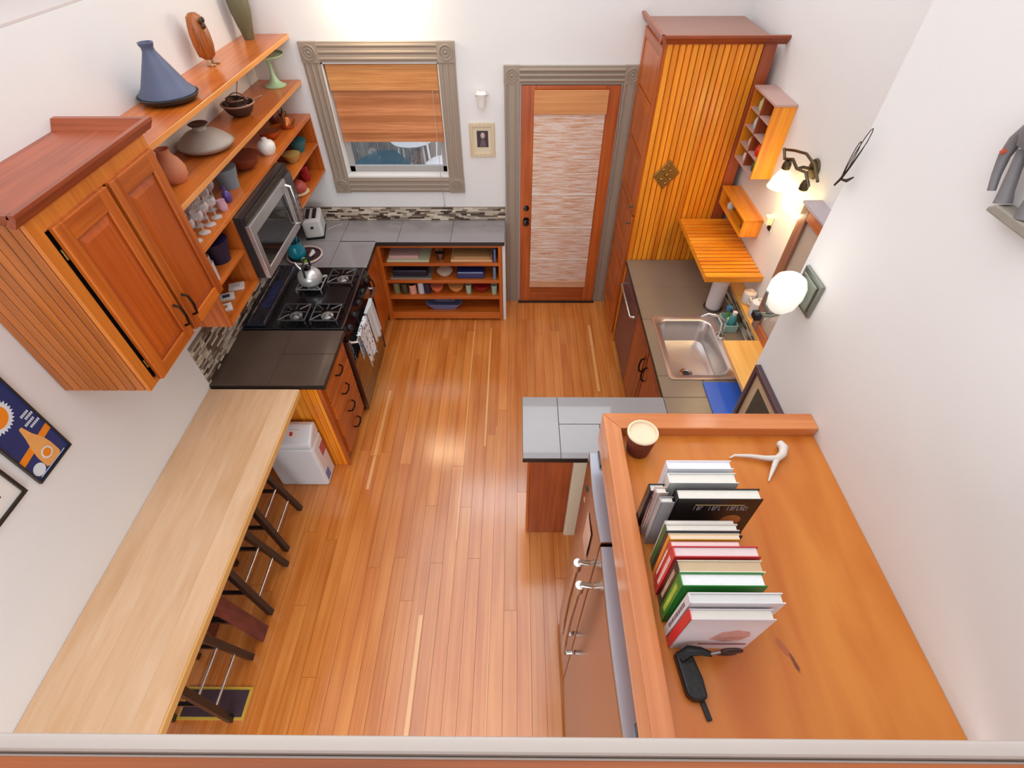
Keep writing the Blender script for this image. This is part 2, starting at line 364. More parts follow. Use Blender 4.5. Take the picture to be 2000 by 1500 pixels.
bp = N.new('ShaderNodeBump'); bp.inputs['Strength'].default_value = .6; bp.inputs['Distance'].default_value = .004; L.new(nz.outputs[0], bp.inputs['Height']); L.new(bp.outputs[0], b_.inputs['Normal'])
STRAW = m
bx('shade_panel', STRAW, ds, .138, .700, YB-.048, YB-.042, .27, 1.87)
bx('valance', wood('straw_valance', (196, 124, 70), (226, 160, 102), ax='x', rough=.7, fine=70, coat=0), ds, .135, .708, YB-.064, YB-.044, 1.845, 2.015, bevel=.003)
bx('bottom_rail', wood('straw_rail', (206, 150, 112), (230, 184, 146), ax='x', rough=.7, coat=0), ds, .136, .702, YB-.054, YB-.040, .195, .27, bevel=.003)
for z in (1.18, .86, .52): bx('batten', PAGE, ds, .137, .701, YB-.051, YB-.048, z, z+.008)

# baseboard stub right of the open shelf
struct(B().box(-.128, -.100, 3.99, YB-.001, 0, .87).build('trim_4', WHITE))

# ================================================================ COUNTERS
def slab(name, lab, boxes, tiles, mats, loc, z1=.914, cat='countertop'):
    t = E(name, lab, cat, loc)
    b = B()
    for q in boxes: b.box(q[0], q[1], q[2], q[3], z1-.04, z1-.006)
    b.build('substrate', EDGE, t)
    for k, q in enumerate(tiles):
        B().box(q[0]+.0015, q[1]-.0015, q[2]+.0015, q[3]-.0015, z1-.006, z1).build('tile', mats[k % len(mats)] if isinstance(mats, list) else mats, t, .0012, seg=1)
    return t
XF = -1.235
slab('tiled_countertop', 'dark brown slate tile countertop between the stove and the breakfast bar', [(XL+.001, XF, 2.205, 2.748)],
     [(XL+.001, -1.60, 2.205, 2.748), (-1.60, XF, 2.205, 2.50), (-1.60, XF, 2.50, 2.748)], SLATE, (-1.6, 2.47, .874))
slab('tiled_countertop', 'grey slate tile countertop running from the stove round under the window', [(XL+.001, XF, 3.538, YB-.001), (XF, -.103, 3.935, YB-.001)],
     [(XL+.001, -1.55, 3.538, 3.95), (-1.55, XF, 3.538, 3.95), (XL+.001, -1.55, 3.95, YB-.001), (-1.55, -1.05, 3.935, YB-.001), (-1.05, -.58, 3.935, YB-.001), (-.58, -.103, 3.935, YB-.001)], SLATEG, (-1.2, 3.95, .874))
# sink side with a hole for the sink
hx0, hx1, hy0, hy1 = 1.03, 1.44, 2.30, 2.875
t = slab('tiled_countertop', 'warm grey tile countertop around the steel sink with the narrow peninsula', 
     [(.925, 1.60, hy1, 3.66), (.925, hx0, hy0, hy1), (hx1, 1.60, hy0, hy1), (.925, 1.60, 2.112, hy0), (.04, 1.60, 1.645, 2.112)],
     [(.925, 1.60, hy1, 3.28), (.925, 1.60, 3.28, 3.66), (.925, hx0, hy0, hy1), (hx1, 1.60, hy0, hy1), (.925, 1.21, 2.112, hy0), (1.21, 1.60, 2.112, hy0),
      (.04, .258, 1.645, 2.112), (.258, .50, 1.645, 1.894), (.258, .925, 1.894, 2.112), (.50, .925, 1.645, 1.894), (.925, 1.26, 1.645, 2.112), (1.26, 1.60, 1.645, 2.112)], 
     [SLATET, SLATET, SLATET, SLATET, SLATET, SLATET, SLATEG, SLATEG, SLATEG, SLATEG, SLATET, SLATET], (1.2, 2.6, .874))

# mosaic backsplashes
def mosaic(name, lab, plane, h, u0, u1, z0, z1, seed):
    random.seed(seed)
    MC = [pm('mosaic_'+str(i), c, .3) for i, c in enumerate(((196, 180, 160), (120, 96, 76), (66, 50, 40), (222, 208, 188), (150, 138, 124), (98, 84, 72)))]
    t = E(name, lab, 'backsplash', {'x': (h, (u0+u1)/2, z0), 'y': ((u0+u1)/2, h, z0)}[plane])
    s = -1 if (plane == 'y' or h > 0) else 1
    def bb(b, a0, a1, c0, c1, d0, d1):
        d0, d1 = sorted((h+s*d0, h+s*d1))
        if plane == 'y': b.box(a0, a1, d0, d1, c0, c1)
        else: b.box(d0, d1, a0, a1, c0, c1)
    g = B(); bb(g, u0, u1, z0, z1, 0.0005, .004); g.build('grout', pm('grout', (150, 138, 124), .9), t)
    b = B(); z = z0; hh = .0155
    while z < z1-.006:
        u = u0-random.random()*.05
        while u < u1:
            l = random.choice((.035, .05, .08, .1)); a, c = max(u, u0), min(u+l, u1)
            if c-a > .008:
                b.k = random.choices(range(6), (6, 3, 2, 4, 4, 2))[0]; bb(b, a+.001, c-.001, z+.001, min(z+hh, z1)-.001, .004, .007+random.random()*.004)
            u += l
        z += hh
    o = b.build('mosaic_tiles', MC, t); o['kind'] = 'stuff'
mosaic('mosaic_backsplash', 'mosaic strip of brown and cream stone on the left wall beside the stove', 'x', XL, 2.215, 4.30, .916, 1.215, 1)
mosaic('mosaic_backsplash', 'narrow mosaic strip of brown and cream stone below the window', 'y', YB, -1.96, -.10, .916, 1.045, 2)
mosaic('mosaic_backsplash', 'mosaic strip behind the sink under the wooden ledge', 'x', 1.61, 2.445, 3.655, .916, 1.068, 3)
struct(B().box(1.6105, XS-.0005, 2.12, 3.655, .0, 1.068).build('wall_sink_lower', WALL))

# ================================================================ BASE CABINETS
def drawer_front(par, name, x, s, y0, y1, z0, z1, handle='arc', mat=None, vert=False, panel=True):
    """front on plane x facing s*x"""
    mat = mat or cab('y')
    a, b = sorted((x, x+s*.018)); d = bx(name, mat, par, a, b, y0, y1, z0, z1, bevel=.003)
    if panel:
        a, b = sorted((x+s*.018, x+s*.022))
        w_ = .045
        B().box(a, b, y0+w_, y1-w_, z0+w_, z1-w_).build('raised_panel', mat, d, .006)
    yc, zc = (y0+y1)/2, (z0+z1)/2
    xo = x+s*.018
    if handle == 'arc':
        if vert is False: pts = [(xo+s*.0, yc-.055, zc), (xo+s*.026, yc-.045, zc-.01), (xo+s*.032, yc, zc-.016), (xo+s*.026, yc+.045, zc-.01), (xo+s*.0, yc+.055, zc)]
        else:
            yv = y1-.04 if vert == 1 else y0+.04; zt = z1-.16
            pts = [(xo, yv, zt+.07), (xo+s*.026, yv, zt+.055), (xo+s*.034, yv, zt), (xo+s*.026, yv, zt-.055), (xo, yv, zt-.07)]
        B().tube(pts, .0065, 8).build('handle', pm('oil_bronze', (42, 26, 20), .35, .8), d)
    return d
# drawer base at the end of the left run
t = E('drawer_cabinet', 'orange-brown base cabinet with four drawers at the end of the left counter', 'cabinet', (-1.6, 2.48, 0))
B().box(XL+.002, -1.33, 2.232, 2.745, .0, .09).box(XL+.002, -1.275, 2.232, 2.745, .09, .872).build('carcass', cab('z'), t)
for k in range(4): drawer_front(t, 'drawer', -1.275, 1, 2.262, 2.72, .11+.19*k, .29+.19*k, panel=False)
xx = XL+.004
while xx < -1.29: B().box(xx+.0015, xx+.0415, 2.219, 2.231, .0 if xx < -1.37 else .0, .872).build('bead_board', amb('z'), t, .003, seg=1); xx += .043
bx('corner_post', cab('z'), t, -1.303, -1.276, 2.214, 2.231, .0, .872, bevel=.003)
# corner base beyond the stove
t = E('base_cabinet', 'base cabinet with one door between the stove and the open shelf', 'cabinet', (-1.6, 3.75, 0))
B().box(XL+.002, -1.33, 3.545, 4.3, .0, .09).box(XL+.002, -1.28, 3.545, 4.3, .09, .872).build('carcass', cab('z'), t)
drawer_front(t, 'door', -1.28, 1, 3.56, 3.95, .11, .85, mat=cab('z'), vert=2)
# open shelf under the window counter
t = E('open_shelf_cabinet', 'low open wooden shelf cabinet under the window counter', 'shelf', (-.7, 4.14, 0))
sx0, sx1, sy0, sy1 = -1.275, -.132, 3.965, YB-.003
B().box(sx0, sx0+.05, sy0, sy1, 0, .872).build('side_panel', cab('z'), t, .002); B().box(sx1-.03, sx1, sy0, sy1, 0, .872).build('side_panel', cab('z'), t, .002)
B().box(sx0+.05, sx1-.03, sy1-.012, sy1, .02, .872).build('back_panel', REDW('x'), t)
bx('top_rail', cab('x'), t, sx0+.05, sx1-.03, sy0, sy0+.02, .838, .872)
SHZ = (.105, .30, .485, .675)
for k, z in enumerate(SHZ): bx('shelf_board', cab('x'), t, sx0+.05, sx1-.03, sy0, sy1-.012, z-(.075 if k == 0 else .03), z, bevel=.002)
# right run
t = E('sink_cabinet', 'base cabinet with two doors below the steel sink', 'cabinet', (1.25, 2.5, 0))
B().box(1.01, 1.60, 2.115, 3.04, 0, .09).box(.95, .97, 2.115, 3.04, .09, .872).box(1.56, 1.60, 2.115, 3.04, .09, .872).box(.97, 1.56, 3.02, 3.04, .09, .872).box(.97, 1.56, 2.115, 2.135, .09, .872).box(.97, 1.56, 2.135, 3.02, .09, .11).build('carcass', cab('z'), t)
drawer_front(t, 'door', .95, -1, 2.13, 2.57, .11, .85, mat=REDW('z'), vert=1); drawer_front(t, 'door', .95, -1, 2.585, 3.03, .11, .85, mat=REDW('z'), vert=2)
t = E('dishwasher', 'dark stainless dishwasher beside the tall cabinet', 'dishwasher', (1.25, 3.35, 0))
DWM = pm('dishwasher_front', (124, 92, 100), .35, .6)
bx('body', BLACKM, t, .965, 1.58, 3.05, 3.645, .0, .872); bx('door', DWM, t, .938, .964, 3.055, 3.64, .09, .70, bevel=.004)
bx('control_strip', DWM, t, .936, .964, 3.055, 3.64, .705, .86, bevel=.004)
B().tube([(.937, 3.12, .73), (.905, 3.13, .73), (.905, 3.57, .73), (.937, 3.58, .73)], .011, 8).build('handle', STEEL, t)
t = E('peninsula_base', 'dark wooden end panel and drywall stub carrying the narrow peninsula counter', 'cabinet', (.3, 1.75, 0))
B().box(.085, .332, 1.66, 1.70, 0, .872).build('end_panel', REDW('z'), t, .002); bx('end_post', cab('z'), t, .070, .084, 1.655, 1.72, 0, .872)
bx('drywall_stub', pm('cream_paint', (226, 208, 180), .7), t, .333, 1.6, 1.64, 1.70, 0, .872)
bx('apron', REDW('x'), t, .085, .95, 2.06, 2.08, .80, .872)
# steel sink
t = E('kitchen_sink', 'rectangular stainless steel drop-in sink', 'sink', (1.235, 2.59, .73))
def rrect(x0, x1, y0, y1, r, n=5):
    pts = []
    for cx, cy, a0 in ((x1-r, y1-r, 0), (x0+r, y1-r, 90), (x0+r, y0+r, 180), (x1-r, y0+r, 270)):
        for i in range(n+1):
            a = R(a0+90*i/n); pts.append((cx+r*math.cos(a), cy+r*math.sin(a)))
    return pts
rings = [(.995, 1.465, 2.262, 2.905, .03, .915), (.995, 1.465, 2.262, 2.905, .03, .921), (1.03, 1.41, 2.30, 2.865, .07, .921), (1.04, 1.40, 2.31, 2.855, .07, .91), (1.06, 1.385, 2.33, 2.835, .06, .745), (1.09, 1.355, 2.36, 2.805, .04, .732)]
vs = []; fs = []
for q in rings: vs += [(a, b, q[5]) for a, b in rrect(*q[:5])]
n = 24
for j in range(len(rings)-1):
    for i in range(n): fs.append((j*n+i, j*n+(i+1) % n, (j+1)*n+(i+1) % n, (j+1)*n+i))
fs.append(tuple((len(rings)-1)*n+i for i in range(n)))
bd = B().add(vs, fs, True); bd.build('basin', pm('sink_steel', (214, 208, 206), .3, .9, var=.04, scale=20), t)
B().lathe([(.042, .0), (.045, .004), (.03, .006), (.026, .001), (0, .001)], (1.20, 2.50, .733), 20).build('drain_ring', CHROME, t)
B().lathe([(.024, 0), (.022, .004), (0, .005)], (1.20, 2.50, .7345), 16).build('drain_plug', BLACKM, t)
t = E('faucet', 'chrome faucet with curved spout behind the sink', 'faucet', (1.435, 2.70, .922))
B().lathe([(.028, 0), (.026, .012), (.016, .02), (.014, .05)], (1.435, 2.70, .9215), 16).build('base', CHROME, t)
B().tube([(1.435, 2.70, .96), (1.43, 2.705, 1.03), (1.39, 2.72, 1.075), (1.33, 2.74, 1.075), (1.29, 2.75, 1.045)], [.012, .011, .010, .009, .008], 10).build('spout', CHROME, t)
B().tube([(1.435, 2.70, .955), (1.425, 2.64, .985), (1.42, 2.61, .99)], .006, 8).build('lever', CHROME, t)

# ledge of yellow wood along the sink wall
t = E('wooden_ledge', 'golden wooden ledge stepping wider beyond the sink', 'shelf', (1.55, 2.6, 1.07))
LW = wood('ledge_wood', (226, 160, 70), (246, 190, 104), ax='y', rough=.3)
B().box(1.565, XS-.001, 2.44, 3.655, 1.069, 1.10).build('ledge_board', LW, t, .003)
B().box(1.335, XS-.001, YC+.002, 2.44, 1.069, 1.10).build('ledge_board', LW, t, .003)
bx('support', WALL, t, 1.612, XS-.001, YC+.003, 2.11, .915, 1.068)
# tall pantry
t = E('pantry_cabinet', 'tall amber beadboard pantry cabinet beside the back door', 'cabinet', (1.27, 3.99, 0))
tx0, tx1, ty0, ty1, th = .93, 1.60, 3.665, YB-.002, 2.46
B().box(tx0+.06, tx1, ty0+.014, ty1, 0, .09).box(tx0, tx1, ty0+.014, ty1, .09, th).build('carcass', cab('z'), t)
xx = tx0+.002; kk = 0
while xx < 1.525:
    B().box(xx+.0025, xx+.0375, ty0, ty0+.0135, .0, th-.01).build('bead_board', amb('z'), t, .004, seg=1); xx += .040; kk += 1
bx('scribe_strip', REDW('z'), t, xx+.001, tx1+.012, ty0, ty0+.0135, .0, th-.01, bevel=.003)
# crown: raised moulding round a recessed top
def crownp(par, mat, pts, prof):
    pass
bx('top_panel', pm('cabinet_top_pinkish', (164, 122, 108), .5, var=.08), t, tx0, tx1, ty0+.0, ty1, th+.0005, th+.008)  # top panel in a dull pinkish brown
B().prism([(ty0-.001, th-.012), (ty0-.012, th-.012), (ty0-.045, th+.026), (ty0-.045, th+.040), (ty0-.022, th+.040), (ty0-.001, th+.010)], 'x', tx0-.05, tx1+.06).build('crown_front', REDW('x'), t)
B().prism([(tx0-.019, th-.012), (tx0-.030, th-.012), (tx0-.052, th+.026), (tx0-.052, th+.040), (tx0-.030, th+.040), (tx0-.019, th+.010)], 'y', ty0-.05, ty1).build('crown_side', REDW('y'), t)
def panel_door(par, name, x, s, y0, y1, z0, z1, n, mat, rails=None):
    a, b = sorted((x, x+s*.008)); d = bx(name, mat, par, a, b, y0, y1, z0, z1)
    a, b = sorted((x+s*.008, x+s*.019)); st = .055
    B().box(a, b, y0, y0+st, z0, z1).build('stile', mat, d, .002); B().box(a, b, y1-st, y1, z0, z1).build('stile', mat, d, .002)
    h = (z1-z0-st)/n
    for k in range(n+1): B().box(a, b, y0+st, y1-st, z0+h*k, z0+h*k+st).build('rail', cab('y'), d, .002)
    for k in range(n):
        c0, c1 = z0+h*k+st, z0+h*(k+1); m_ = .022
        a2, b2 = sorted((x+s*.008, x+s*.008))
        q = B(); y_0, y_1 = y0+st, y1-st
        xa, xb = x+s*.0085, x+s*.0165
        q.add([(xa, y_0, c0), (xa, y_1, c0), (xa, y_1, c1), (xa, y_0, c1), (xb, y_0+m_, c0+m_), (xb, y_1-m_, c0+m_), (xb, y_1-m_, c1-m_), (xb, y_0+m_, c1-m_)],
              [(0, 1, 5, 4), (1, 2, 6, 5), (2, 3, 7, 6), (3, 0, 4, 7), (4, 5, 6, 7)]); q.build('panel', mat, d)
    return d
d = panel_door(t, 'door', tx0, -1, ty0+.016, ty1-.03, 1.30, th-.04, 3, cab('z')); B().lathe([(.008, 0), (.006, -.015), (.014, -.02), (.012, -.03), (0, -.033)], (tx0-.019, ty0+.05, 1.36), 12, 'x').build('knob', BRONZE, d)
d = panel_door(t, 'door', tx0, -1, ty0+.016, ty1-.03, .10, 1.285, 4, cab('z')); B().lathe([(.008, 0), (.006, -.015), (.014, -.02), (.012, -.03), (0, -.033)], (tx0-.019, ty0+.05, 1.22), 12, 'x').build('knob', BRONZE, d)
# brass plaque
pc = (1.10, ty0-.001, 1.635)
t = E('brass_plaque', 'diamond shaped brass plaque with raised figures on the beadboard cabinet', 'wall ornament', (pc[0], pc[1], pc[2]-.11))
B().prism([(pc[0]+.005, pc[2]+.11), (pc[0]+.095, pc[2]+.015), (pc[0]-.005, pc[2]-.11), (pc[0]-.095, pc[2]-.01)], 'y', ty0-.012, ty0-.001).build('plate', BRASS, t, .004)
for dx, dz, r in ((-.03, .04, .014), (.02, .035, .012), (-.035, -.03, .015), (.03, -.03, .013), (0, 0, .018), (0, -.06, .012), (.0, .07, .01)):
    B().lathe([(r, 0), (r*.8, -.01), (0, -.014)], (pc[0]+dx, ty0-.012, pc[2]+dz), 10, 'y').build('boss', BRASS, t)

# slatted plate rack
t = E('slatted_shelf', 'slatted amber wood rack above the counter beside the pantry', 'shelf', (1.46, 3.26, 1.27))
B().box(1.275, 1.30, 2.86, 3.66, 1.262, 1.285).build('side_rail', amb('y'), t, .002); B().box(1.63, 1.658, 2.86, 3.66, 1.262, 1.285).build('side_rail', amb('y'), t, .002)
bx('front_rail', amb('x'), t, 1.275, 1.658, 2.845, 2.859, 1.262, 1.306, bevel=.002)
y = 2.865
while y < 3.63: B().box(1.275, 1.655, y, y+.032, 1.2855, 1.304).build('slat', amb('x'), t, .002, seg=1); y += .0455

# cubby shelves on the sink wall
def cubby(name, lab, x0, x1, y0, y1, z0, z1, cols, rows, mats):
    t = E(name, lab, 'shelf', ((x0+x1)/2, (y0+y1)/2, z0)); W = .016
    B().box(x0, x1, y0, y0+W, z0, z1).build('side_panel', mats[0], t, .001); B().box(x0, x1, y1-W, y1, z0, z1).build('side_panel', mats[0], t, .001)
    B().box(x0-.006, x1, y0-.006, y1+.006, z1, z1+.014).build('top_panel', mats[1], t, .002); B().box(x0, x1, y0+W, y1-W, z0, z0+W).build('bottom_panel', mats[1], t, .001)
    bx('back_panel', REDW('z'), t, x1-.006, x1, y0+W, y1-W, z0+W, z1)
    for k in range(1, cols):
        yy = y0+(y1-y0)*k/cols; bx('divider', mats[2], t, x0+.002, x1-.006, yy-.005, yy+.005, z0+W, z1)
    for k in range(1, rows):
        zz = z0+(z1-z0)*k/rows; bx('shelf_board', mats[1], t, x0+.002, x1-.006, y0+W, y1-W, zz-.004, zz+.004)
    return t
cubby('spice_rack', 'tall amber pigeonhole rack high on the wall beside the pantry', 1.53, XS-.001, 3.24, 3.60, 1.79, 2.225, 2, 4, (amb('z'), pm('rack_top', (196, 160, 150), .5), REDW('z')))
cubby('wall_cubby', 'small open wooden wall cubby below the pigeonhole rack', 1.53, XS-.001, 3.12, 3.62, 1.44, 1.555, 1, 1, (amb('z'), amb('y'), REDW('z')))
def jar(name, lab, c, r, h, col, cat='jar', grp='trinkets on the rack by the pantry', lid=None):
    t = E(name, lab, cat, c, grp); B().lathe([(r*.8, 0), (r, h*.15), (r, h*.7), (r*.7, h*.85)], c, 12).build('body', pm('jar_'+'_'.join(map(str, col)), col, .3), t)
    B().lathe([(r*.75, h*.85), (r*.75, h), (0, h*1.02)], c, 12).build('lid', pm('jar_lid_'+str(lid), lid or (60, 50, 46), .4), t)
rz = [1.79+.016+.0005, 1.79+.109+.0045, 1.79+.2175+.0045, 1.79+.326+.0045]
jar('trinket_jar', 'red jar in the second row of the pigeonhole rack', (1.575, 3.33, rz[1]), .033, .07, (222, 40, 26), lid=(230, 90, 60))
jar('trinket_jar', 'pale green jar in the top row of the pigeonhole rack', (1.575, 3.50, rz[3]), .028, .075, (196, 204, 150), lid=(206, 214, 170))
jar('trinket_jar', 'pale blue jar in the third row of the pigeonhole rack', (1.575, 3.50, rz[2]), .026, .07, (190, 208, 216), lid=(220, 226, 230))
jar('trinket_jar', 'cream jar in the second row of the pigeonhole rack behind the red one', (1.575, 3.50, rz[1]), .022, .055, (214, 190, 170), lid=(200, 170, 150))
jar('trinket_jar', 'dark green jar at the bottom of the pigeonhole rack', (1.575, 3.33, rz[0]), .024, .07, (60, 92, 56), lid=(150, 130, 90))
jar('trinket_jar', 'white striped jar at the bottom of the pigeonhole rack', (1.575, 3.50, rz[0]), .026, .06, (220, 214, 206), lid=(190, 90, 90))
def figurine(name, lab, c, s, c1, c2):
    t = E(name, lab, 'figurine', c, 'figurines in the small cubby')
    B().lathe([(s*.5, 0), (s*.6, s*.5), (s*.3, s*1.1), (0, s*1.15)], c, 14).build('body', pm('fig_'+str(c1), c1, .35), t)
    B().lathe([(0, s*.95), (s*.34, s*1.15), (s*.36, s*1.4), (0, s*1.7)], c, 14).build('head', pm('fig_'+str(c2), c2, .35), t)
figurine('bird_figurine', 'white and grey bird figurine at the far end of the small cubby', (1.58, 3.50, 1.4565), .048, (206, 208, 214), (236, 236, 240))
figurine('bird_figurine', 'black and brown bird figurine at the near end of the small cubby', (1.58, 3.20, 1.4565), .045, (40, 40, 52), (96, 74, 60))
t = E('wall_outlet', 'white outlet with plugged-in night light on the sink wall', 'outlet', (XS-.004, 3.01, 1.55))
bx('plate', WHITE, t, XS-.007, XS-.001, 2.975, 3.045, 1.55, 1.66, bevel=.002); bx('night_light', pm('cream_plastic', (240, 226, 196), .4), t, XS-.05, XS-.007, 2.985, 3.035, 1.60, 1.66, bevel=.008); bx('socket', BLACKM, t, XS-.012, XS-.007, 2.99, 3.03, 1.56, 1.59)

# framed glass cabinet on the ledge
t = E('glass_door_cabinet', 'narrow wall cabinet with framed glass door standing on the ledge', 'cabinet', (1.6, 2.4, 1.101))
gx, gy0, gy1, gz0, gz1 = 1.57, 2.20, 2.60, 1.101, 1.95
B().box(gx+.015, XS-.002, gy0, gy0+.015, gz0, gz1).box(gx+.015, XS-.002, gy1-.015, gy1, gz0, gz1).box(gx+.015, XS-.002, gy0+.015, gy1-.015, gz0, gz0+.015).box(gx+.015, XS-.002, gy0+.015, gy1-.015, gz1-.015, gz1).box(gx+.016, XS-.002, gy0+.016, gy1-.016, gz0+.016, gz1-.016).build('case', pm('case_cream', (214, 196, 176), .6), t)
bx('top_board', pm('cabinet_top_lilac', (186, 172, 178), .4), t, gx-.012, XS-.001, gy0-.01, gy1+.01, gz1, gz1+.015, bevel=.002)
RB = wood('rosy_frame', (126, 84, 66), (168, 118, 94), ax='z')
bx('door_stile', RB, t, gx-.004, gx+.0145, gy1-.075, gy1, gz0, gz1-.001, bevel=.002)
bx('carved_stile', pm('pewter', (128, 126, 120), .35, .6, var=.35, scale=45), t, gx-.004, gx+.0145, gy0, gy0+.075, gz0, gz1-.001, bevel=.002)
for q_ in ((gz1-.06, gz1-.001), (gz0, gz0+.06)): B().box(gx-.003, gx+.0145, gy0+.0755, gy1-.0755, *q_).build('door_rail', wood('orange_rail', (176, 84, 38), (210, 120, 62), ax='y'), t, .002)
bx('door_glass', pane(), t, gx+.004, gx+.007, gy0+.076, gy1-.076, gz0+.06, gz1-.061)

# two-light fixture over the sink
t = E('sink_wall_light', 'bronze scroll wall light with two glowing bell shades above the sink', 'lamp', (XS-.001, 2.79, 2.0))
B().lathe([(.055, 0), (.05, -.012), (.02, -.02), (0, -.02)], (XS-.001, 2.80, 2.05), 18, 'x').build('backplate', BRONZE, t)
B().tube([(XS-.02, 2.80, 2.05), (1.59, 2.80, 2.06), (1.56, 2.80, 2.05)], .009, 8).build('stem', BRONZE, t)
B().tube([(1.56, 2.62, 2.035), (1.56, 2.70, 2.075), (1.56, 2.80, 2.05), (1.56, 2.88, 2.07), (1.56, 2.97, 2.035), (1.56, 3.02, 2.075)], .0085, 8).build('arm', BRONZE, t)
B().tube([(1.585, 2.60, 2.07), (1.59, 2.70, 2.115), (1.59, 2.82, 2.125), (1.59, 2.95, 2.09), (1.585, 3.04, 2.06)], .0075, 8).build('scroll', BRONZE, t)
GLOW = pm('glowing_shade', (255, 236, 190), .4, emit=1.7, ec=(255, 226, 160))
for yy in (2.66, 2.92):
    B().lathe([(.018, 0), (.024, -.02), (.024, -.045), (.014, -.05)], (1.56, yy, 2.045), 14).build('socket', BRONZE, t)
    B().lathe([(.022, 0), (.034, -.02), (.05, -.055), (.064, -.10), (.066, -.105), (.045, -.055), (.02, -.012)], (1.56, yy, 1.995), 22).build('shade', GLOW, t)
    point('sink_bulb', (1.56, yy, 1.86), 1.9, (1, .78, .45))
# sconce on the near wall
t = E('wall_sconce', 'sconce with large white glass bowl and grey metal strap on the near wall', 'lamp', (XR-.001, 1.37, 2.2))
GM = pm('grey_metal', (138, 142, 132), .35, .7)
B().box(XR-.012, XR-.001, 1.305, 1.432, 2.205, 2.33).box(XR-.02, XR-.012, 1.32, 1.417, 2.22, 2.315).build('backplate', GM, t, .003)
sc = Vector((.894, 1.372, 2.255))
B().tube([(XR-.02, 1.365, 2.25), (XR-.05, 1.365, 2.22), (.91, 1.37, 2.180), (.88, 1.372, 2.165), (.83, 1.374, 2.168)], .008, 8).build('arm', GM, t)
B().box(.822, .846, 1.358, 1.392, 2.150, 2.175).build('finial', pm('dark_metal', (40, 44, 50), .3, .7), t, .003)
B().tube([(sc.x-.060, sc.y, sc.z+.01), (sc.x-.055, sc.y, sc.z-.04), (sc.x-.03, sc.y, sc.z-.075), (sc.x, sc.y, sc.z-.08), (sc.x+.035, sc.y, sc.z-.07), (sc.x+.058, sc.y, sc.z-.03)], .006, 6).build('strap', GM, t)
B().lathe([(.0, -.070), (.028, -.064), (.048, -.04), (.058, .0), (.057, .035), (.047, .058), (.028, .072), (0, .077)], sc, 28).build('shade', pm('opal_glass', (250, 250, 240), .35, emit=.45, ec=(255, 253, 240)), t)
point('sconce_bulb', (.80, 1.37, 2.42), .35, (1, .95, .85), .06)
# forged leaf ornament and elephant
t = E('forged_leaf', 'forged iron leaf ornament standing out at the wall corner', 'wall ornament', (.95, 1.43, 2.58))
FE = pm('forged_iron', (78, 70, 62), .4, .8)
def P3(a, b, off=0): return (.945+off*.0, a, b)
def leafloop(c0, c1, wd_, n=14):
    a, b = Vector(c0), Vector(c1); d = b-a; q = Vector((0, d.z, -d.y)).normalized(); pts = []
    for i in range(n): 
        u = i/n*2*math.pi; k = (1-math.cos(u))/2
        pts.append(a+d*k+q*wd_*math.sin(u)*(.6+.4*k))
    return pts
B().tube(leafloop((.945, 1.445, 2.612), (.94, 1.405, 2.765), .011), .0013, 6, True).build('outer_loop', FE, t)
B().tube(leafloop((.945, 1.445, 2.612), (.945, 1.436, 2.72), .009), .0013, 6, True).build('inner_loop', FE, t)
B().tube([(.945, 1.462, 2.585), (.945, 1.447, 2.61), (.945, 1.43, 2.66), (.945, 1.41, 2.73)], [.003, .004, .002, .0012], 6).build('stem', FE, t)
B().tube([(.945, 1.447, 2.61), (.95, 1.425, 2.615), (.955, 1.41, 2.632)], [.003, .005, .002], 6).build('side_leaf', FE, t)
t = E('elephant_sculpture', 'grey carved elephant with hanging trunk and wide foot on the right wall', 'sculpture', (.93, .90, 2.776))
EL = pm('elephant_grey', (120, 116, 118), .55, var=.2, scale=40, bump=.15); EB = pm('elephant_foot', (150, 142, 130), .6, var=.15, scale=30)
B().tube([(.948, .985, 2.915), (.946, .996, 2.89), (.943, .994, 2.862), (.941, .982, 2.832), (.940, .968, 2.805)], [.014, .012, .010, .008, .007], 12).build('trunk', EL, t)
B().lathe([(0, -.03), (.020, -.024), (.029, 0), (.025, .020), (0, .028)], (.943, .958, 2.915), 18, sx=.8, sy=1.2).build('head', EL, t)
B().tube([(.945, .968, 2.885), (.945, .955, 2.85), (.946, .943, 2.815), (.947, .935, 2.7955)], [.009, .010, .012, .015], 12).build('foreleg', EL, t)
B().tube([(.945, .90, 2.88), (.945, .885, 2.84), (.946, .875, 2.7955)], [.012, .012, .015], 12).build('foreleg', EL, t)
B().prism([(.945, 2.776), (.945, 2.784), (.93, 2.795), (.84, 2.795), (.83, 2.785), (.83, 2.776)], 'x', .932, .968).build('foot_base', EB, t, .003)
B().lathe([(0, -.04), (.035, -.03), (.045, 0), (.04, .03), (0, .045)], (.945, .885, 2.90), 18, sx=.6).build('body', EL, t)
B().tube([(.934, .990, 2.875), (.934, .995, 2.868)], .005, 8).build('painted_mark', pm('red_mark', (196, 92, 66), .5), t)

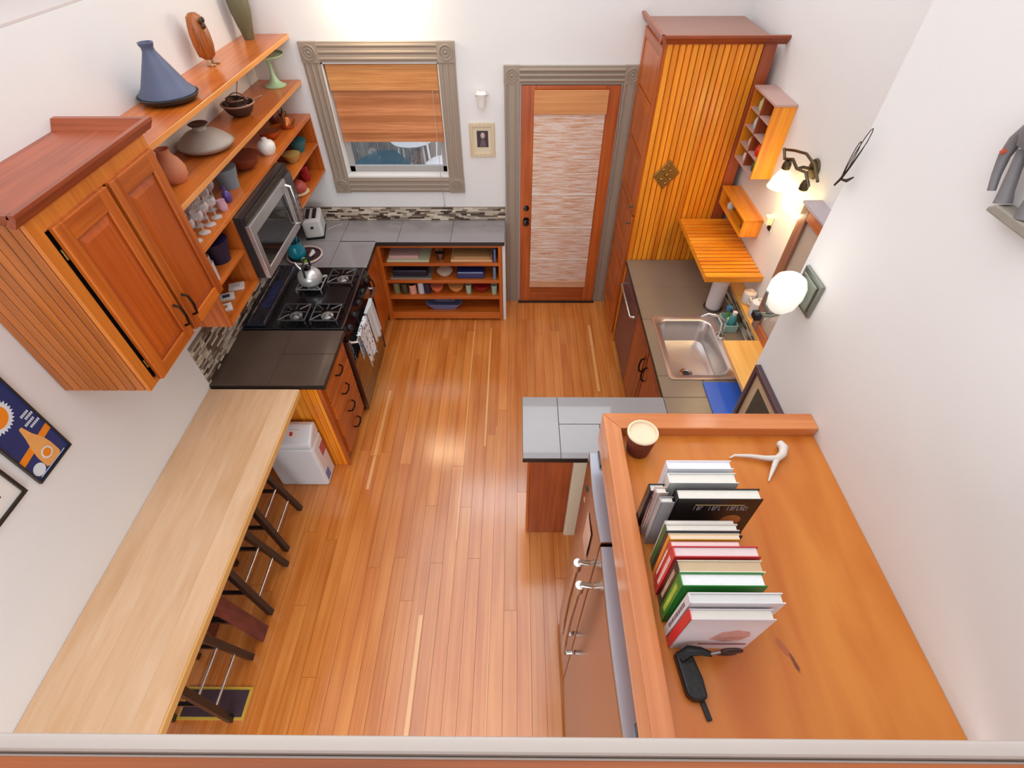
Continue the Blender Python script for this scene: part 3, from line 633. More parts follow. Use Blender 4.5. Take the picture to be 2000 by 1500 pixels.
# items on the ledge and sink counter
def mugish(name, lab, cat, c, r, h, col, base=None, handle=True, spout=False):
    t = E(name, lab, cat, c)
    B().lathe([(r*.85, 0), (r, h*.15), (r, h*.9), (r*.93, h), (r*.85, h*.97), (r*.85, h*.3), (0, h*.28)], c, 22).build('body', pm('ceramic_'+str(col), col, .25), t)
    if handle: B().tube([(c[0]-.01, c[1]-r+.003, c[2]+h*.8), (c[0]-.01, c[1]-r-.03, c[2]+h*.75), (c[0]-.01, c[1]-r-.03, c[2]+h*.35), (c[0]-.01, c[1]-r+.003, c[2]+h*.25)], .006, 8).build('handle', pm('ceramic_'+str(col), col, .25), t)
    return t
t = mugish('sugar_bowl', 'white lidded jar on the ledge nearest the slatted rack', 'jar', (1.612, 2.84, 1.1005), .044, .085, (232, 224, 218))
B().lathe([(.042, .0835), (.036, .09), (.012, .093), (.012, .106), (0, .108)], (1.612, 2.84, 1.1005), 18).build('lid', pm('ceramic_lid', (236, 214, 196), .3), t)
t = mugish('cream_pitcher', 'white lidded pitcher on the ledge beside the glass cabinet', 'pitcher', (1.612, 2.695, 1.1005), .042, .11, (230, 220, 214))
B().lathe([(.042, .1085), (.03, .12), (.01, .123), (.01, .138), (0, .141)], (1.612, 2.695, 1.1005), 18).build('lid', pm('ceramic_lid2', (234, 224, 220), .3), t)
t = E('paper_towel_roll', 'white paper towel roll standing behind the sink counter', 'paper towels', (1.475, 3.02, .9145))
B().lathe([(.06, 0), (.07, .003), (.07, .008), (.0, .009)], (1.475, 3.02, .9145), 22).build('stand_base', STEELD, t)
B().lathe([(.054, .01), (.056, .02), (.056, .235), (.052, .238), (.018, .238), (.018, .2)], (1.475, 3.02, .9145), 26).build('roll', pm('paper_towel', (226, 216, 216), .85, bump=.1), t)
t = E('sponge_caddy', 'pale green caddy with brushes and sponge behind the faucet', 'caddy', (1.535, 2.80, .9145))
GRN = pm('pale_green_plastic', (168, 206, 196), .4)
cx, cy, z0 = 1.52, 2.82, .9145
B().box(cx-.045, cx+.045, cy-.09, cy+.06, z0, z0+.008).box(cx-.045, cx-.04, cy-.09, cy+.06, z0+.008, z0+.06).box(cx+.04, cx+.045, cy-.09, cy+.06, z0+.008, z0+.06).box(cx-.04, cx+.04, cy-.09, cy-.085, z0+.008, z0+.06).box(cx-.04, cx+.04, cy+.055, cy+.06, z0+.008, z0+.06).build('tray', GRN, t, .002)
t = E('dish_brush', 'green and blue dish brush leaning in the caddy', 'brush', (cx, cy+.03, z0+.009))
B().tube([(cx+.01, cy+.035, z0+.02), (cx-.015, cy+.01, z0+.13)], .008, 8).build('handle', pm('lime_plastic', (112, 198, 66), .4), t); B().lathe([(.02, 0), (.022, .03), (0, .035)], (cx-.017, cy+.008, z0+.125), 12).build('brush_head', pm('blue_plastic', (70, 128, 170), .4), t)
t = E('soap_bottle', 'teal dish soap bottle with white cap in the caddy', 'bottle', (cx+.01, cy-.045, z0+.009))
B().lathe([(.024, 0), (.026, .02), (.024, .10), (.01, .115)], (cx+.008, cy-.045, z0+.009), 16).build('body', pm('teal_plastic', (70, 150, 150), .3), t); B().lathe([(.015, .115), (.017, .14), (.006, .145), (0, .145)], (cx+.008, cy-.045, z0+.009), 14).build('cap', WHITE, t)
t = E('scrub_sponge', 'white round scrubber in the caddy', 'sponge', (cx-.012, cy-.01, z0+.009)); B().lathe([(.018, 0), (.023, .02), (.02, .045), (0, .05)], (cx+.012, cy, z0+.009), 14).build('scrubber', WHITE, t)
tag(bx('cutting_board', pm('blue_plastic_board', (54, 102, 206), .45, var=.05), None, 1.20, 1.57, 1.70, 2.235, .9145, .926, bevel=.004), 'blue cutting board lying on the counter beside the sink', 'cutting board')
t = E('glass_sugar_shaker', 'small dark bottle at the near end of the ledge', 'bottle', (1.5, 2.3, 1.1005)) if False else None

# pictures on the near right wall
t = E('framed_picture', 'framed dark picture with tan mat on the right wall above the cookbook cabinet', 'picture', (XR-.01, 1.25, 1.5))
FD = pm('dark_frame', (84, 62, 66), .35)
y0, y1, z0, z1 = 1.12, 1.428, 1.50, 1.873; fw = .022
B().box(XR-.022, XR-.001, y0, y0+fw, z0, z1).box(XR-.022, XR-.001, y1-fw, y1, z0, z1).box(XR-.022, XR-.001, y0+fw, y1-fw, z0, z0+fw).box(XR-.022, XR-.001, y0+fw, y1-fw, z1-fw, z1).build('frame', FD, t, .002)
bx('mat', pm('tan_mat', (206, 176, 140), .8), t, XR-.010, XR-.001, y0+fw, y1-fw, z0+fw, z1-fw); bx('print', pm('dark_print', (74, 66, 52), .6, var=.6, scale=60), t, XR-.0115, XR-.0101, y0+fw+.045, y1-fw-.045, z0+fw+.045, z1-fw-.045)

# ================================================================ FRIDGE + CABINET ABOVE
t = E('refrigerator', 'stainless side-by-side refrigerator, floor reflection painted in brown, below the cookbook cabinet', 'refrigerator', (.62, .66, 0))
FS = pm('fridge_steel_floor_tint', (158, 120, 94), .2, .9, var=.03); FT = pm('fridge_door_edge', (176, 180, 192), .3, .5)  # reflection of the orange floor is tinted into the steel colour
B().box(.345, .955, .17, 1.09, .02, 1.735).build('body', pm('fridge_body', (40, 38, 40), .4), t, .004)
def fdoor(y0, y1):
    n = 8; poly = []
    for i in range(n+1):
        u = i/n; poly.append((0.270-.006*math.sin(math.pi*u), y0+(y1-y0)*u))
    poly += [(.340, y1), (.340, y0)]
    d = B().prism(poly, 'z', .10, 1.748).build('door', FS, t, .003)
    poly2 = [(p[0]+.003, min(max(p[1], y0+.003), y1-.003)) for p in poly]
    B().prism(poly2, 'z', 1.7485, 1.7515).build('door_cap', FT, d)
    return d
dA = fdoor(.172, .725); dB = fdoor(.735, 1.088)
for d, yy in ((dA, .69), (dB, .77)):
    B().tube([(.264, yy, 1.52), (.232, yy, 1.53), (.222, yy, 1.50), (.216, yy, 1.2), (.216, yy, .95), (.222, yy, .77), (.232, yy, .74), (.264, yy, .75)], .0105, 10).build('handle', STEEL, d)
    B().lathe([(.016, 0), (.016, .05), (0, .052)], (.224, yy, 1.475), 12).build('handle_cap', STEEL, d)
B().box(.29, .345, .17, 1.09, .02, .095).build('kick_grille', BLACKM, t)
for q_ in ((.172, .25), (1.02, 1.086)): B().box(.30, .345, q_[0], q_[1], 1.752, 1.768).build('hinge_cover', BLACK, t, .004)
def note(lab, y, z, w_, h, col, cat='note', grp=None):
    n_ = 8; xs = .2625
    o = B().box(xs-.0016, xs-.0006, y, y+w_, z, z+h).build('paper_note', pm('note_'+str(col), col, .8), None); tag(o, lab, cat, 'papers on the refrigerator door')
note('pale pink paper on the far refrigerator door near its top', .82, 1.44, .09, .20, (226, 176, 152))
for k, (y, z, c, l_) in enumerate(((1.02, 1.62, (30, 70, 40), 'dark green'), (.99, 1.66, (20, 20, 20), 'black'), (1.01, 1.55, (190, 160, 120), 'tan'))):
    xs = .2745
    o = B().lathe([(.012, 0), (.011, -.006), (0, -.008)], (xs-.0035-(.004 if y < 1.0 else 0), y, z), 12, 'x').build('fridge_magnet', pm('magnet_'+str(c), c, .4)); tag(o, l_+' round magnet on the far refrigerator door', 'magnet', 'magnets on the refrigerator')

t = E('cookbook_cabinet', 'deep cabinet above the refrigerator with raised rim and knotty pine top', 'cabinet', (.64, .6, 1.78))
cz = 1.96
B().box(.325, XR-.001, .095, 1.04, 1.78, cz-.02).build('carcass', cab('y'), t)
# top with a dark knot
m, t_, b_ = new('knotty_pine_top'); N, L = t_.nodes, t_.links
tc = N.new('ShaderNodeTexCoord'); mp = N.new('ShaderNodeMapping'); mp.inputs['Scale'].default_value = (7, 1.2, 1); mp.inputs['Rotation'].default_value = (0, 0, .12); L.new(tc.outputs['Object'], mp.inputs[0])
nz = N.new('ShaderNodeTexNoise'); nz.inputs['Scale'].default_value = 1.6; nz.inputs['Detail'].default_value = 3; nz.inputs['Distortion'].default_value = .5; L.new(mp.outputs[0], nz.inputs[0])
cr = N.new('ShaderNodeValToRGB'); e = cr.color_ramp.elements; e[0].position = .3; e[0].color = rgb((192, 100, 26)); e[1].position = .68; e[1].color = rgb((214, 132, 52)); L.new(nz.outputs[0], cr.inputs[0])
def knot(px_, py_, sx, sy, prev, col, rot=0, wob=.35):
    mk = N.new('ShaderNodeMapping'); mk.vector_type = 'TEXTURE'; mk.inputs['Location'].default_value = (px_-.64, py_-.6, cz-1.78); mk.inputs['Rotation'].default_value = (0, 0, rot); mk.inputs['Scale'].default_value = (sx, sy, 1)
    L.new(tc.outputs['Object'], mk.inputs[0]); ln = N.new('ShaderNodeVectorMath'); ln.operation = 'LENGTH'; L.new(mk.outputs[0], ln.inputs[0])
    n3 = N.new('ShaderNodeTexNoise'); n3.inputs['Scale'].default_value = 60; L.new(tc.outputs['Object'], n3.inputs[0])
    ad = N.new('ShaderNodeMath'); ad.operation = 'MULTIPLY_ADD'; ad.inputs[1].default_value = wob*2; L.new(n3.outputs[0], ad.inputs[0]); L.new(ln.outputs['Value'], ad.inputs[2])
    mr = N.new('ShaderNodeMapRange'); mr.inputs[1].default_value = .9+wob; mr.inputs[2].default_value = 1.25+wob; mr.inputs[3].default_value = 1; mr.inputs[4].default_value = 0; L.new(ad.outputs[0], mr.inputs[0])
    mx = N.new('ShaderNodeMix'); mx.data_type = 'RGBA'; L.new(mr.outputs[0], mx.inputs[0]); L.new(prev, mx.inputs[6]); mx.inputs[7].default_value = rgb(col); return mx.outputs[2]
o1 = knot(.640, .372, .008, .022, cr.outputs[0], (178, 96, 50), R(25), .25); o2 = knot(.656, .338, .0045, .018, o1, (122, 60, 30), R(12), .7); o2 = knot(.49, .86, .006, .012, o2, (150, 96, 50), 0)
L.new(o2, b_.inputs['Base Color']); b_.inputs['Roughness'].default_value = .32; b_.inputs['Coat Weight'].default_value = .15
B().box(.325, XR-.001, .095, 1.04, cz-.02, cz).build('top_panel', m, t)
RIM = wood('rim_wood_y', (190, 106, 50), (220, 140, 84), ax='y', rough=.18, coat=.5); RIMX = wood('rim_wood_x', (190, 106, 50), (220, 140, 84), ax='x', rough=.18, coat=.5)
B().prism([(.286, .09), (.338, .09), (.338, 1.005), (.286, 1.068)], 'z', cz-.10, 2.0).build('rim_rail', RIM, t, .003)
B().prism([(.286, 1.0685), (.3385, 1.0055), (XR-.001, 1.0055), (XR-.001, 1.0685)], 'z', cz-.10, 2.0).build('rim_rail', RIMX, t, .003)

# objects on the cookbook cabinet
t = E('basket_pot', 'red-brown woven pot filled with pale salt at the rim corner', 'pot', (.387, .945, cz+.001))
WV = pm('woven_red_brown', (104, 42, 28), .6, var=.5, scale=90, bump=.5)
B().lathe([(.030, 0), (.036, .01), (.043, .06), (.046, .085), (.043, .086), (.040, .07), (0, .07)], (.387, .945, cz+.001), 26).build('body', WV, t)
B().lathe([(.043, .0865), (.047, .090), (.047, .097), (.041, .099), (.038, .09), (.0, .088)], (.387, .945, cz+.001), 26).build('filling', pm('cream_fill', (242, 222, 190), .7, bump=.1), t)
t = E('antler', 'white forked antler lying on the cabinet top', 'antler', (.75, .9, cz+.001))
AN = pm('antler_white', (226, 218, 210), .4, var=.05)
B().tube([(.838, .965, cz+.016), (.842, .945, cz+.02), (.830, .92, cz+.019), (.808, .905, cz+.017), (.775, .908, cz+.016), (.73, .918, cz+.013), (.685, .922, cz+.010), (.668, .915, cz+.006)], [.012, .014, .012, .011, .008, .006, .004, .002], 10).build('main_beam', AN, t)
B().tube([(.808, .905, cz+.017), (.795, .885, cz+.015), (.776, .855, cz+.01), (.762, .832, cz+.005)], [.009, .008, .005, .002], 10).build('tine', AN, t)

def book(lab, x0, wdt, y0, th, h, col, lean=0, page=True, spine=None, z0=None, pcol=None, yaw=0, title=None, hard=True, deco=None):
    """upright book, spine on the -x side, covers facing +-y; lean tilts about its foot toward -y/+y"""
    z0 = cz+.001 if z0 is None else z0
    loc = (x0, y0, z0); t = E('book', lab, 'book', loc, 'cookbooks on the cabinet top')
    A = Matrix.Translation(Vector(loc)) @ Matrix.Rotation(R(yaw), 4, 'Z') @ Matrix.Rotation(R(lean), 4, 'X')
    cm = pm('book_'+str(col), col, .35); sp = pm('book_'+str(spine), spine, .35) if spine else cm
    b = B(); b.m = A; c = .0022 if hard else .0012
    b.box(0, wdt, 0, c, 0, h).box(0, wdt, th-c, th, 0, h); b.build('cover', cm, t)
    b = B(); b.m = A; b.box(-.001, .002, 0, th, 0, h).build('spine', sp, t)
    b = B(); b.m = A; g = .004 if hard else .0005; b.box(.0025, wdt-g, c+.0002, th-c-.0002, g, h-g).build('pages', pm('pages_'+str(pcol), pcol, .8, var=.06, scale=80) if pcol else PAGE, t)
    if title: # rows of small raised strokes standing in for the unreadable spine lettering
        b = B(); b.m = A; random.seed(len(lab)); z = h*.2
        while z < h*.85:
            l = random.uniform(.006, .013)
            b.box(-.0016, -.001, th*.3, th*.7, z, z+l*.5); z += l
        b.build('spine_lettering', pm('lettering_'+str(title), title, .5), t)
    if deco: deco(t, A)
    return t
def deco_black(t, A):
    L1 = pm('silver_lettering', (170, 164, 176), .4); b = B(); b.m = A; xx = .048
    for cnt in (3, 4, 7):
        for k in range(cnt):
            w1 = .0062; b.box(xx, xx+.0014, -.0007, -.0001, .185, .203)
            if k % 2: b.box(xx+.0014, xx+.0048, -.0007, -.0001, .185, .188)
            if k % 3: b.box(xx+.0014, xx+.0048, -.0007, -.0001, .200, .203)
            if k % 3 == 1: b.box(xx+.0038, xx+.0052, -.0007, -.0001, .185, .203)
            xx += .0078
        xx += .014
    b.build('cover_lettering', L1, t)
    b = B(); b.m = A; b.box(.048, .168, -.0008, -.0001, .208, .211).build('cover_line', pm('tan_print', (190, 160, 110), .5), t)
    b = B(); b.m = A; b.lathe([(.026, 0), (.024, -.0006), (0, -.0007)], (.155, -.0001, .135), 20, 'y').build('cover_badge', pm('orange_print', (170, 100, 50), .5), t)
def deco_photo(t, A):
    b = B(); b.m = A; b.prism([(.075, .075), (.11, .062), (.145, .07), (.16, .10), (.15, .13), (.12, .14), (.09, .125)], 'y', -.0007, -.0001).build('cover_picture', pm('photo_pink', (206, 150, 140), .5, var=.3, scale=70), t)
    b = B(); b.m = A; b.box(.06, .17, -.0008, -.0001, .035, .045).build('cover_line', pm('photo_text', (150, 90, 110), .5), t)
xb = .362
book('black hardback book at the far left end of the cookbook row', .340, .04, .686, .022, .20, (22, 22, 26), lean=3, hard=True)
book('tall white paged cookbook at the far end of the row', .388, .165, .714, .026, .232, (236, 236, 244), pcol=(238, 236, 244), lean=-2)
book('thick white cookbook second from the far end of the row', .385, .172, .680, .030, .226, (228, 230, 226), lean=-1)
book('slim pink and gold spined book standing against the black cookbook', .350, .03, .660, .018, .212, (214, 190, 180), spine=(196, 160, 150), title=(90, 30, 60), lean=-1)
book('grey spined slim book beside the black cookbook', .356, .034, .632, .017, .214, (150, 148, 150), spine=(168, 164, 168), lean=-1)
book('large black cookbook with silver lettering on its cover', .392, .205, .632, .030, .236, (20, 14, 16), deco=deco_black, lean=0)
book('thin pale paperback next to the black cookbook', .366, .165, .588, .009, .185, (216, 208, 198), hard=False, lean=-2)
book('white book with green spine band in the middle of the row', .362, .175, .568, .018, .190, (224, 216, 208), spine=(36, 96, 44), lean=-2)
book('black backed book in the middle of the row', .362, .178, .554, .012, .190, (30, 26, 26), pcol=(220, 210, 200), lean=-2)
book('orange spined paperback in the middle of the row', .362, .165, .540, .0125, .200, (230, 190, 70), spine=(232, 140, 40), pcol=(232, 208, 186), hard=False, lean=-2)
book('pink edged paperback in the middle of the row', .362, .160, .525, .014, .198, (222, 150, 150), spine=(210, 60, 50), pcol=(238, 206, 206), hard=False, lean=-1, title=(245, 240, 235))
book('red hardback cookbook with pale pages', .360, .195, .494, .026, .215, (196, 44, 54), spine=(212, 54, 50), pcol=(226, 206, 206), lean=-1, title=(240, 225, 215))
book('cream hardback cookbook with thick tan pages', .364, .192, .462, .028, .208, (232, 224, 204), spine=(34, 24, 24), pcol=(206, 182, 148), lean=-1, title=(220, 190, 150))
book('thick green spined cookbook with white pages', .362, .185, .428, .030, .215, (30, 126, 40), spine=(24, 128, 32), pcol=(236, 238, 240), title=(206, 206, 70), lean=-1)
book('white hardback cookbook second from the near end of the row', .366, .198, .394, .022, .232, (226, 222, 226), pcol=(214, 214, 212), title=(80, 40, 60), lean=1)
book('white and red spined cookbook with a picture cover at the near end', .366, .178, .368, .022, .210, (226, 218, 224), spine=(214, 28, 40), deco=deco_photo, lean=1)
# black sheath and scissors
t = E('leather_sheath', 'black leather sheath with a strap lying in front of the cookbooks', 'pouch', (.40, .30, cz+.001))
BL = pm('black_leather', (14, 13, 14), .5, bump=.2, scale=80)
b = B(); b.prism([(.372, .352), (.385, .358), (.412, .350), (.425, .30), (.427, .262), (.418, .255), (.395, .256), (.382, .268)], 'z', cz+.001, cz+.030); b.build('body', BL, t, .006)
B().prism([(.412, .262), (.424, .262), (.432, .222), (.420, .220)], 'z', cz+.001, cz+.008).build('strap', BL, t, .002)
B().tube([(.385, .342, cz+.03), (.40, .350, cz+.048), (.425, .347, cz+.055), (.448, .342, cz+.05)], [.013, .012, .009, .006], 10).build('flap', BL, t)
t = E('scissors', 'scissors with brown oval finger loops sticking out of the black sheath', 'scissors', (.47, .345, cz+.05))
SH = pm('brown_black_plastic', (52, 24, 20), .35)
for q in (0, 1):
    cx, cy, cz_ = .488, .343+.004*q, cz+.074-.030*q
    B().tube([(cx+.022*math.cos(R(a))-.004*q, cy, cz_+.012*math.sin(R(a))) for a in range(0, 360, 24)], .0032, 8, True).build('finger_loop', SH, t)
B().tube([(.446, .342, cz+.054), (.466, .344, cz+.062)], .004, 8).build('pivot', STEELD, t)

# ================================================================ LEFT UPPER
t = E('wall_cabinet', 'large two-door wall cabinet with beadboard side over the breakfast bar', 'cabinet', (-1.78, 1.86, 1.65))
cy0, cy1, cz0, cz1, cxf = 1.488, 2.235, 1.652, 2.45, -1.612
B().box(XL+.001, cxf, cy0, cy1, cz0, cz1).build('carcass', cab('z'), t)
yy = 0; xx = XL+.003
while xx < cxf-.03: B().box(xx+.0015, xx+.0375, cy0-.012, cy0-.0005, cz0, cz1-.001).build('bead_board', wood('bead_wood', (150, 78, 18), (192, 106, 30), ax='z'), t, .004, seg=1); xx += .040
FF = wood('face_frame', (196, 104, 30), (226, 136, 50), ax='z')
B().box(cxf, cxf+.018, cy0-.012, cy0+.04, cz0, cz1).box(cxf, cxf+.018, cy1-.03, cy1, cz0, cz1).box(cxf, cxf+.018, cy0+.04, cy1-.03, cz1-.06, cz1).box(cxf, cxf+.018, cy0+.04, cy1-.03, cz0, cz0+.02).build('face_frame', FF, t, .002)
bx('gap_shadow_board', BLACKM, t, cxf+.0005, cxf+.004, cy0+.04, cy1-.03, cz0+.02, cz1-.06)
def cdoor(y0, y1, hs):
    x = cxf+.019; z0, z1 = cz0+.006, cz1-.055; st = .055; X_ = x+.022
    d = bx('door', cab('z'), t, x, x+.008, y0, y1, z0, z1)
    B().box(x+.008, X_, y0, y0+st, z0, z1).build('stile', cab('z'), d, .003); B().box(x+.008, X_, y1-st, y1, z0, z1).build('stile', cab('z'), d, .003)
    B().box(x+.008, X_, y0+st, y1-st, z0, z0+st).build('rail', cab('y'), d, .003); B().box(x+.008, X_, y0+st, y1-st, z1-st-.02, z1).build('rail', cab('y'), d, .003)
    m_ = .035; a, b_2, c0, c1 = y0+st, y1-st, z0+st, z1-st-.02; xa, xb_ = x+.0085, x+.019
    B().add([(xa, a, c0), (xa, b_2, c0), (xa, b_2, c1), (xa, a, c1), (xb_, a+m_, c0+m_), (xb_, b_2-m_, c0+m_), (xb_, b_2-m_, c1-m_), (xb_, a+m_, c1-m_)],
            [(0, 1, 5, 4), (1, 2, 6, 5), (2, 3, 7, 6), (3, 0, 4, 7), (4, 5, 6, 7)]).build('raised_panel', wood('panel_wood', (156, 66, 14), (190, 90, 26), ax='z'), d)
    yh = y1-.03 if hs else y0+.03
    B().tube([(X_, yh, z0+.19), (X_+.025, yh, z0+.18), (X_+.032, yh, z0+.13), (X_+.025, yh, z0+.08), (X_, yh, z0+.07)], .006, 8).build('handle', pm('oil_bronze', (42, 26, 20), .35, .8), d)
    for zz in (z0+.1, z1-.1): B().tube([(x-.004, (y0-.004 if hs else y1+.004), zz-.02), (x-.004, (y0-.004 if hs else y1+.004), zz+.02)], .004, 6).build('hinge', BRASS, d)
cdoor(cy0+.058, 1.862, True); cdoor(1.886, cy1-.02, False)
bx('top_panel', REDW('y'), t, XL+.001, cxf+.005, cy0-.005, cy1+.02, cz1+.0005, cz1+.008)
B().prism([(cxf+.018, cz1-.0), (cxf+.026, cz1-.0), (cxf+.05, cz1+.035), (cxf+.05, cz1+.048), (cxf+.028, cz1+.048), (cxf+.005, cz1+.008)], 'y', cy0-.05, cy1+.06).build('crown_front', REDW('y'), t)
B().prism([(cy1, cz1-.0), (cy1+.012, cz1-.0), (cy1+.06, cz1+.035), (cy1+.06, cz1+.048), (cy1+.035, cz1+.048), (cy1+.0, cz1+.008)], 'x', XL+.001, cxf+.03).build('crown_side', REDW('x'), t)
B().prism([(cy0-.012, cz1-.0), (cy0-.018, cz1-.0), (cy0-.05, cz1+.035), (cy0-.05, cz1+.048), (cy0-.028, cz1+.048), (cy0-.005, cz1+.008)], 'x', XL+.001, cxf+.03).build('crown_side', REDW('x'), t)

SH1, SH2, SH3, SHB = 2.37, 2.075, 1.835, 1.375
sf = -1.65; yn = cy1+.002; yf = YB-.002
SHW = wood('shelf_wood', (176, 84, 24), (218, 122, 46), ax='y', rough=.28, coat=.3); 
FRE = wood('shelf_edge', (214, 134, 60), (238, 168, 96), ax='y', rough=.3)
def fshelf(lab, z, y0, y1):
    t = E('floating_shelf', lab, 'shelf', ((XL+sf)/2, (y0+y1)/2, z-.025))
    bx('shelf_board', SHW, t, XL+.001, sf-.006, y0, y1, z-.025, z); bx('front_edge', FRE, t, sf-.0055, sf, y0, y1, z-.028, z, bevel=.002)
fshelf('top floating wooden shelf carrying the blue tagine', SH1, yn+.06, yf); fshelf('second floating wooden shelf carrying the cake stand', SH2, yn, yf)
t = E('shelf_box', 'wooden wall shelf unit with compartments around the microwave', 'shelf', ((XL+sf)/2, 3.27, SHB))
bx('top_board', SHW, t, XL+.001, sf, yn, yf, SH3-.025, SH3, bevel=.002)
MY0, MY1 = 2.695, 3.465
OW = cab('z')
for y_ in (yn, MY0-.022, MY1+.002, yf-.02): bx('side_panel', OW, t, XL+.001, sf, y_, y_+.019, SHB, SH3-.0255, bevel=.001)
for a, b in ((yn+.0195, MY0-.0225), (MY1+.0215, yf-.0205)):
    bx('bottom_board', SHW, t, XL+.001, sf, a, b, SHB, SHB+.018, bevel=.001); bx('middle_board', SHW, t, XL+.001, sf, a, b, 1.60, 1.618, bevel=.001)
    bx('back_panel', pm('box_back', (96, 46, 22), .6), t, XL+.001, XL+.006, a, b, SHB+.018, SH3-.026)
# microwave
t = E('microwave', 'over-range stainless microwave with dark window and bar handle', 'microwave', (-1.77, 3.08, 1.40))
my0, my1, mz0, mz1, mf = MY0+.001, MY1-.001, 1.395, SH3-.0265, -1.60
bx('body', pm('microwave_body', (34, 32, 34), .4), t, XL+.001, mf, my0, my1, mz0, mz1, bevel=.003)
MS = pm('microwave_steel', (196, 196, 196), .3, .8, var=.06, scale=40)
yd = my1-.13
bx('top_grille', BLACKM, t, mf, mf+.012, my0, my1, mz1-.05, mz1-.001)
for k in range(3): bx('grille_bar', pm('grille', (70, 56, 44), .5), t, mf+.012, mf+.016, my0+.02, my1-.02, mz1-.045+k*.014, mz1-.039+k*.014)
d = B().box(mf, mf+.03, my0, my0+.05, mz0, mz1-.052).box(mf, mf+.03, yd-.055, yd, mz0, mz1-.052).box(mf, mf+.03, my0+.05, yd-.055, mz0, mz0+.055).box(mf, mf+.03, my0+.05, yd-.055, mz1-.125, mz1-.052).build('door', MS, t, .003)
bx('door_window', BLACK, d, mf+.005, mf+.024, my0+.0505, yd-.0555, mz0+.0555, mz1-.1255)
B().tube([(mf+.03, yd-.02, mz1-.09), (mf+.062, yd-.02, mz1-.10), (mf+.066, yd-.02, mz1-.2), (mf+.062, yd-.02, mz0+.05), (mf+.03, yd-.02, mz0+.04)], .010, 10).build('handle', STEEL, d)
cp = bx('control_panel', pm('control_panel', (62, 60, 66), .3), t, mf, mf+.028, yd+.002, my1, mz0, mz1-.052, bevel=.002)
for r_ in range(4):
    for c_2 in range(3): bx('button', pm('button_grey', (130, 130, 136), .5), cp, mf+.028, mf+.0295, yd+.02+c_2*.032, yd+.044+c_2*.032, mz0+.04+r_*.045, mz0+.065+r_*.045)

# --- items top shelf
z = SH1+.001
t = E('tagine', 'slate blue conical tagine on the top shelf', 'tagine', (-1.825, 2.90, z))
TG = pm('tagine_blue', (84, 92, 118), .45, var=.08, scale=12); TD_ = pm('tagine_dark', (44, 50, 54), .4)
c = (-1.825, 2.90, z)
B().lathe([(.09, 0), (.135, .012), (.15, .035), (.145, .037), (.13, .022), (0, .018)], c, 36).build('dish', TD_, t)
B().lathe([(.138, .038), (.136, .044), (.112, .07), (.08, .13), (.045, .195), (.030, .225), (.0285, .24), (.034, .25), (.036, .262), (.028, .262), (.022, .245), (0, .243)], c, 36).build('lid', TG, t)
t = E('bird_carving', 'brown carved wooden owl with spread feet on the top shelf', 'sculpture', (-1.88, 3.55, z))
OWM = wood('carved_wood', (96, 46, 18), (176, 98, 38), ax='z', fine=60)
c = (-1.885, 3.55, z)
B().lathe([(.022, .03), (.045, .05), (.055, .10), (.056, .16), (.050, .20), (.045, .225), (.040, .245), (.022, .262), (0, .266)], c, 24, sy=1.1).build('body', OWM, t)
B().lathe([(0, -.02), (.012, -.012), (.014, .0), (0, .02)], (c[0]+.05, c[1]-.02, z+.205), 10).build('beak', pm('dark_beak', (70, 36, 18), .4), t)
for s in (-1, 1): 
    B().lathe([(.016, 0), (.012, .006), (0, .008)], (c[0]+.046, c[1]+.018*s-.012, z+.228), 12, 'x').build('eye', pm('dark_eye', (50, 26, 14), .3), t)
    B().tube([(c[0], c[1]+.02*s, z+.045), (c[0]+.01, c[1]+.025*s, z+.012)], .008, 8).tube([(c[0]-.012, c[1]+.022*s, z+.006), (c[0]+.045, c[1]+.032*s, z+.006)], [.008, .005], 8).tube([(c[0]+.01, c[1]+.02*s, z+.006), (c[0]+.035, c[1]+.055*s, z+.005)], [.007, .004], 8).build('foot', pm('pale_foot', (206, 170, 130), .5), t)
    B().tube([(c[0]-.01, c[1]+.058*s, z+.20), (c[0]-.012, c[1]+.062*s, z+.12), (c[0]-.03, c[1]+.035*s, z+.05)], [.016, .018, .006], 10).build('wing', OWM, t)
t = E('tall_vase', 'tall olive green pottery vase at the far end of the top shelf', 'vase', (-1.875, 4.17, z))
VG = pm('olive_pottery', (100, 96, 70), .5, var=.3, scale=14)
B().lathe([(.032, 0), (.035, .01), (.05, .08), (.066, .16), (.070, .22), (.060, .29), (.038, .35), (.028, .38), (.036, .40), (.03, .40), (.02, .37), (0, .36)], (-1.875, 4.17, z), 28).build('body', VG, t)
# --- second shelf
z = SH2+.001
t = E('cake_stand', 'mint green glass cake stand at the far end of the second shelf', 'cake stand', (-1.78, 4.18, z))
MG = pm('mint_glass', (176, 208, 166), .2, coat=.5)
c = (-1.79, 4.17, z)
B().lathe([(.075, 0), (.076, .006), (.05, .018), (.034, .035), (.018, .07), (.013, .12), (.016, .165), (.024, .178)], c, 28).build('pedestal', MG, t)
B().lathe([(.024, .179), (.10, .183), (.115, .192), (.118, .205), (.112, .205), (.108, .195), (0, .193)], c, 32).build('plate', MG, t)
t = E('wire_basket', 'dark twig basket full of curled vine and antlers on the second shelf', 'basket', (-1.82, 3.57, z))
BW = pm('dark_twig', (70, 48, 40), .6, var=.3, scale=30); BT = pm('pale_twig', (170, 130, 110), .6)
c = (-1.82, 3.57, z)
B().lathe([(.05, 0), (.075, .02), (.095, .055), (.10, .07), (.094, .07), (.085, .05), (.06, .015), (0, .01)], c, 24).build('bowl', BW, t)
B().tube([(c[0]+.102*math.cos(R(a)), c[1]+.102*math.sin(R(a)), z+.072) for a in range(0, 360, 20)], .006, 6, True).build('rim', BT, t)
random.seed(11); b = B(); b2 = B()
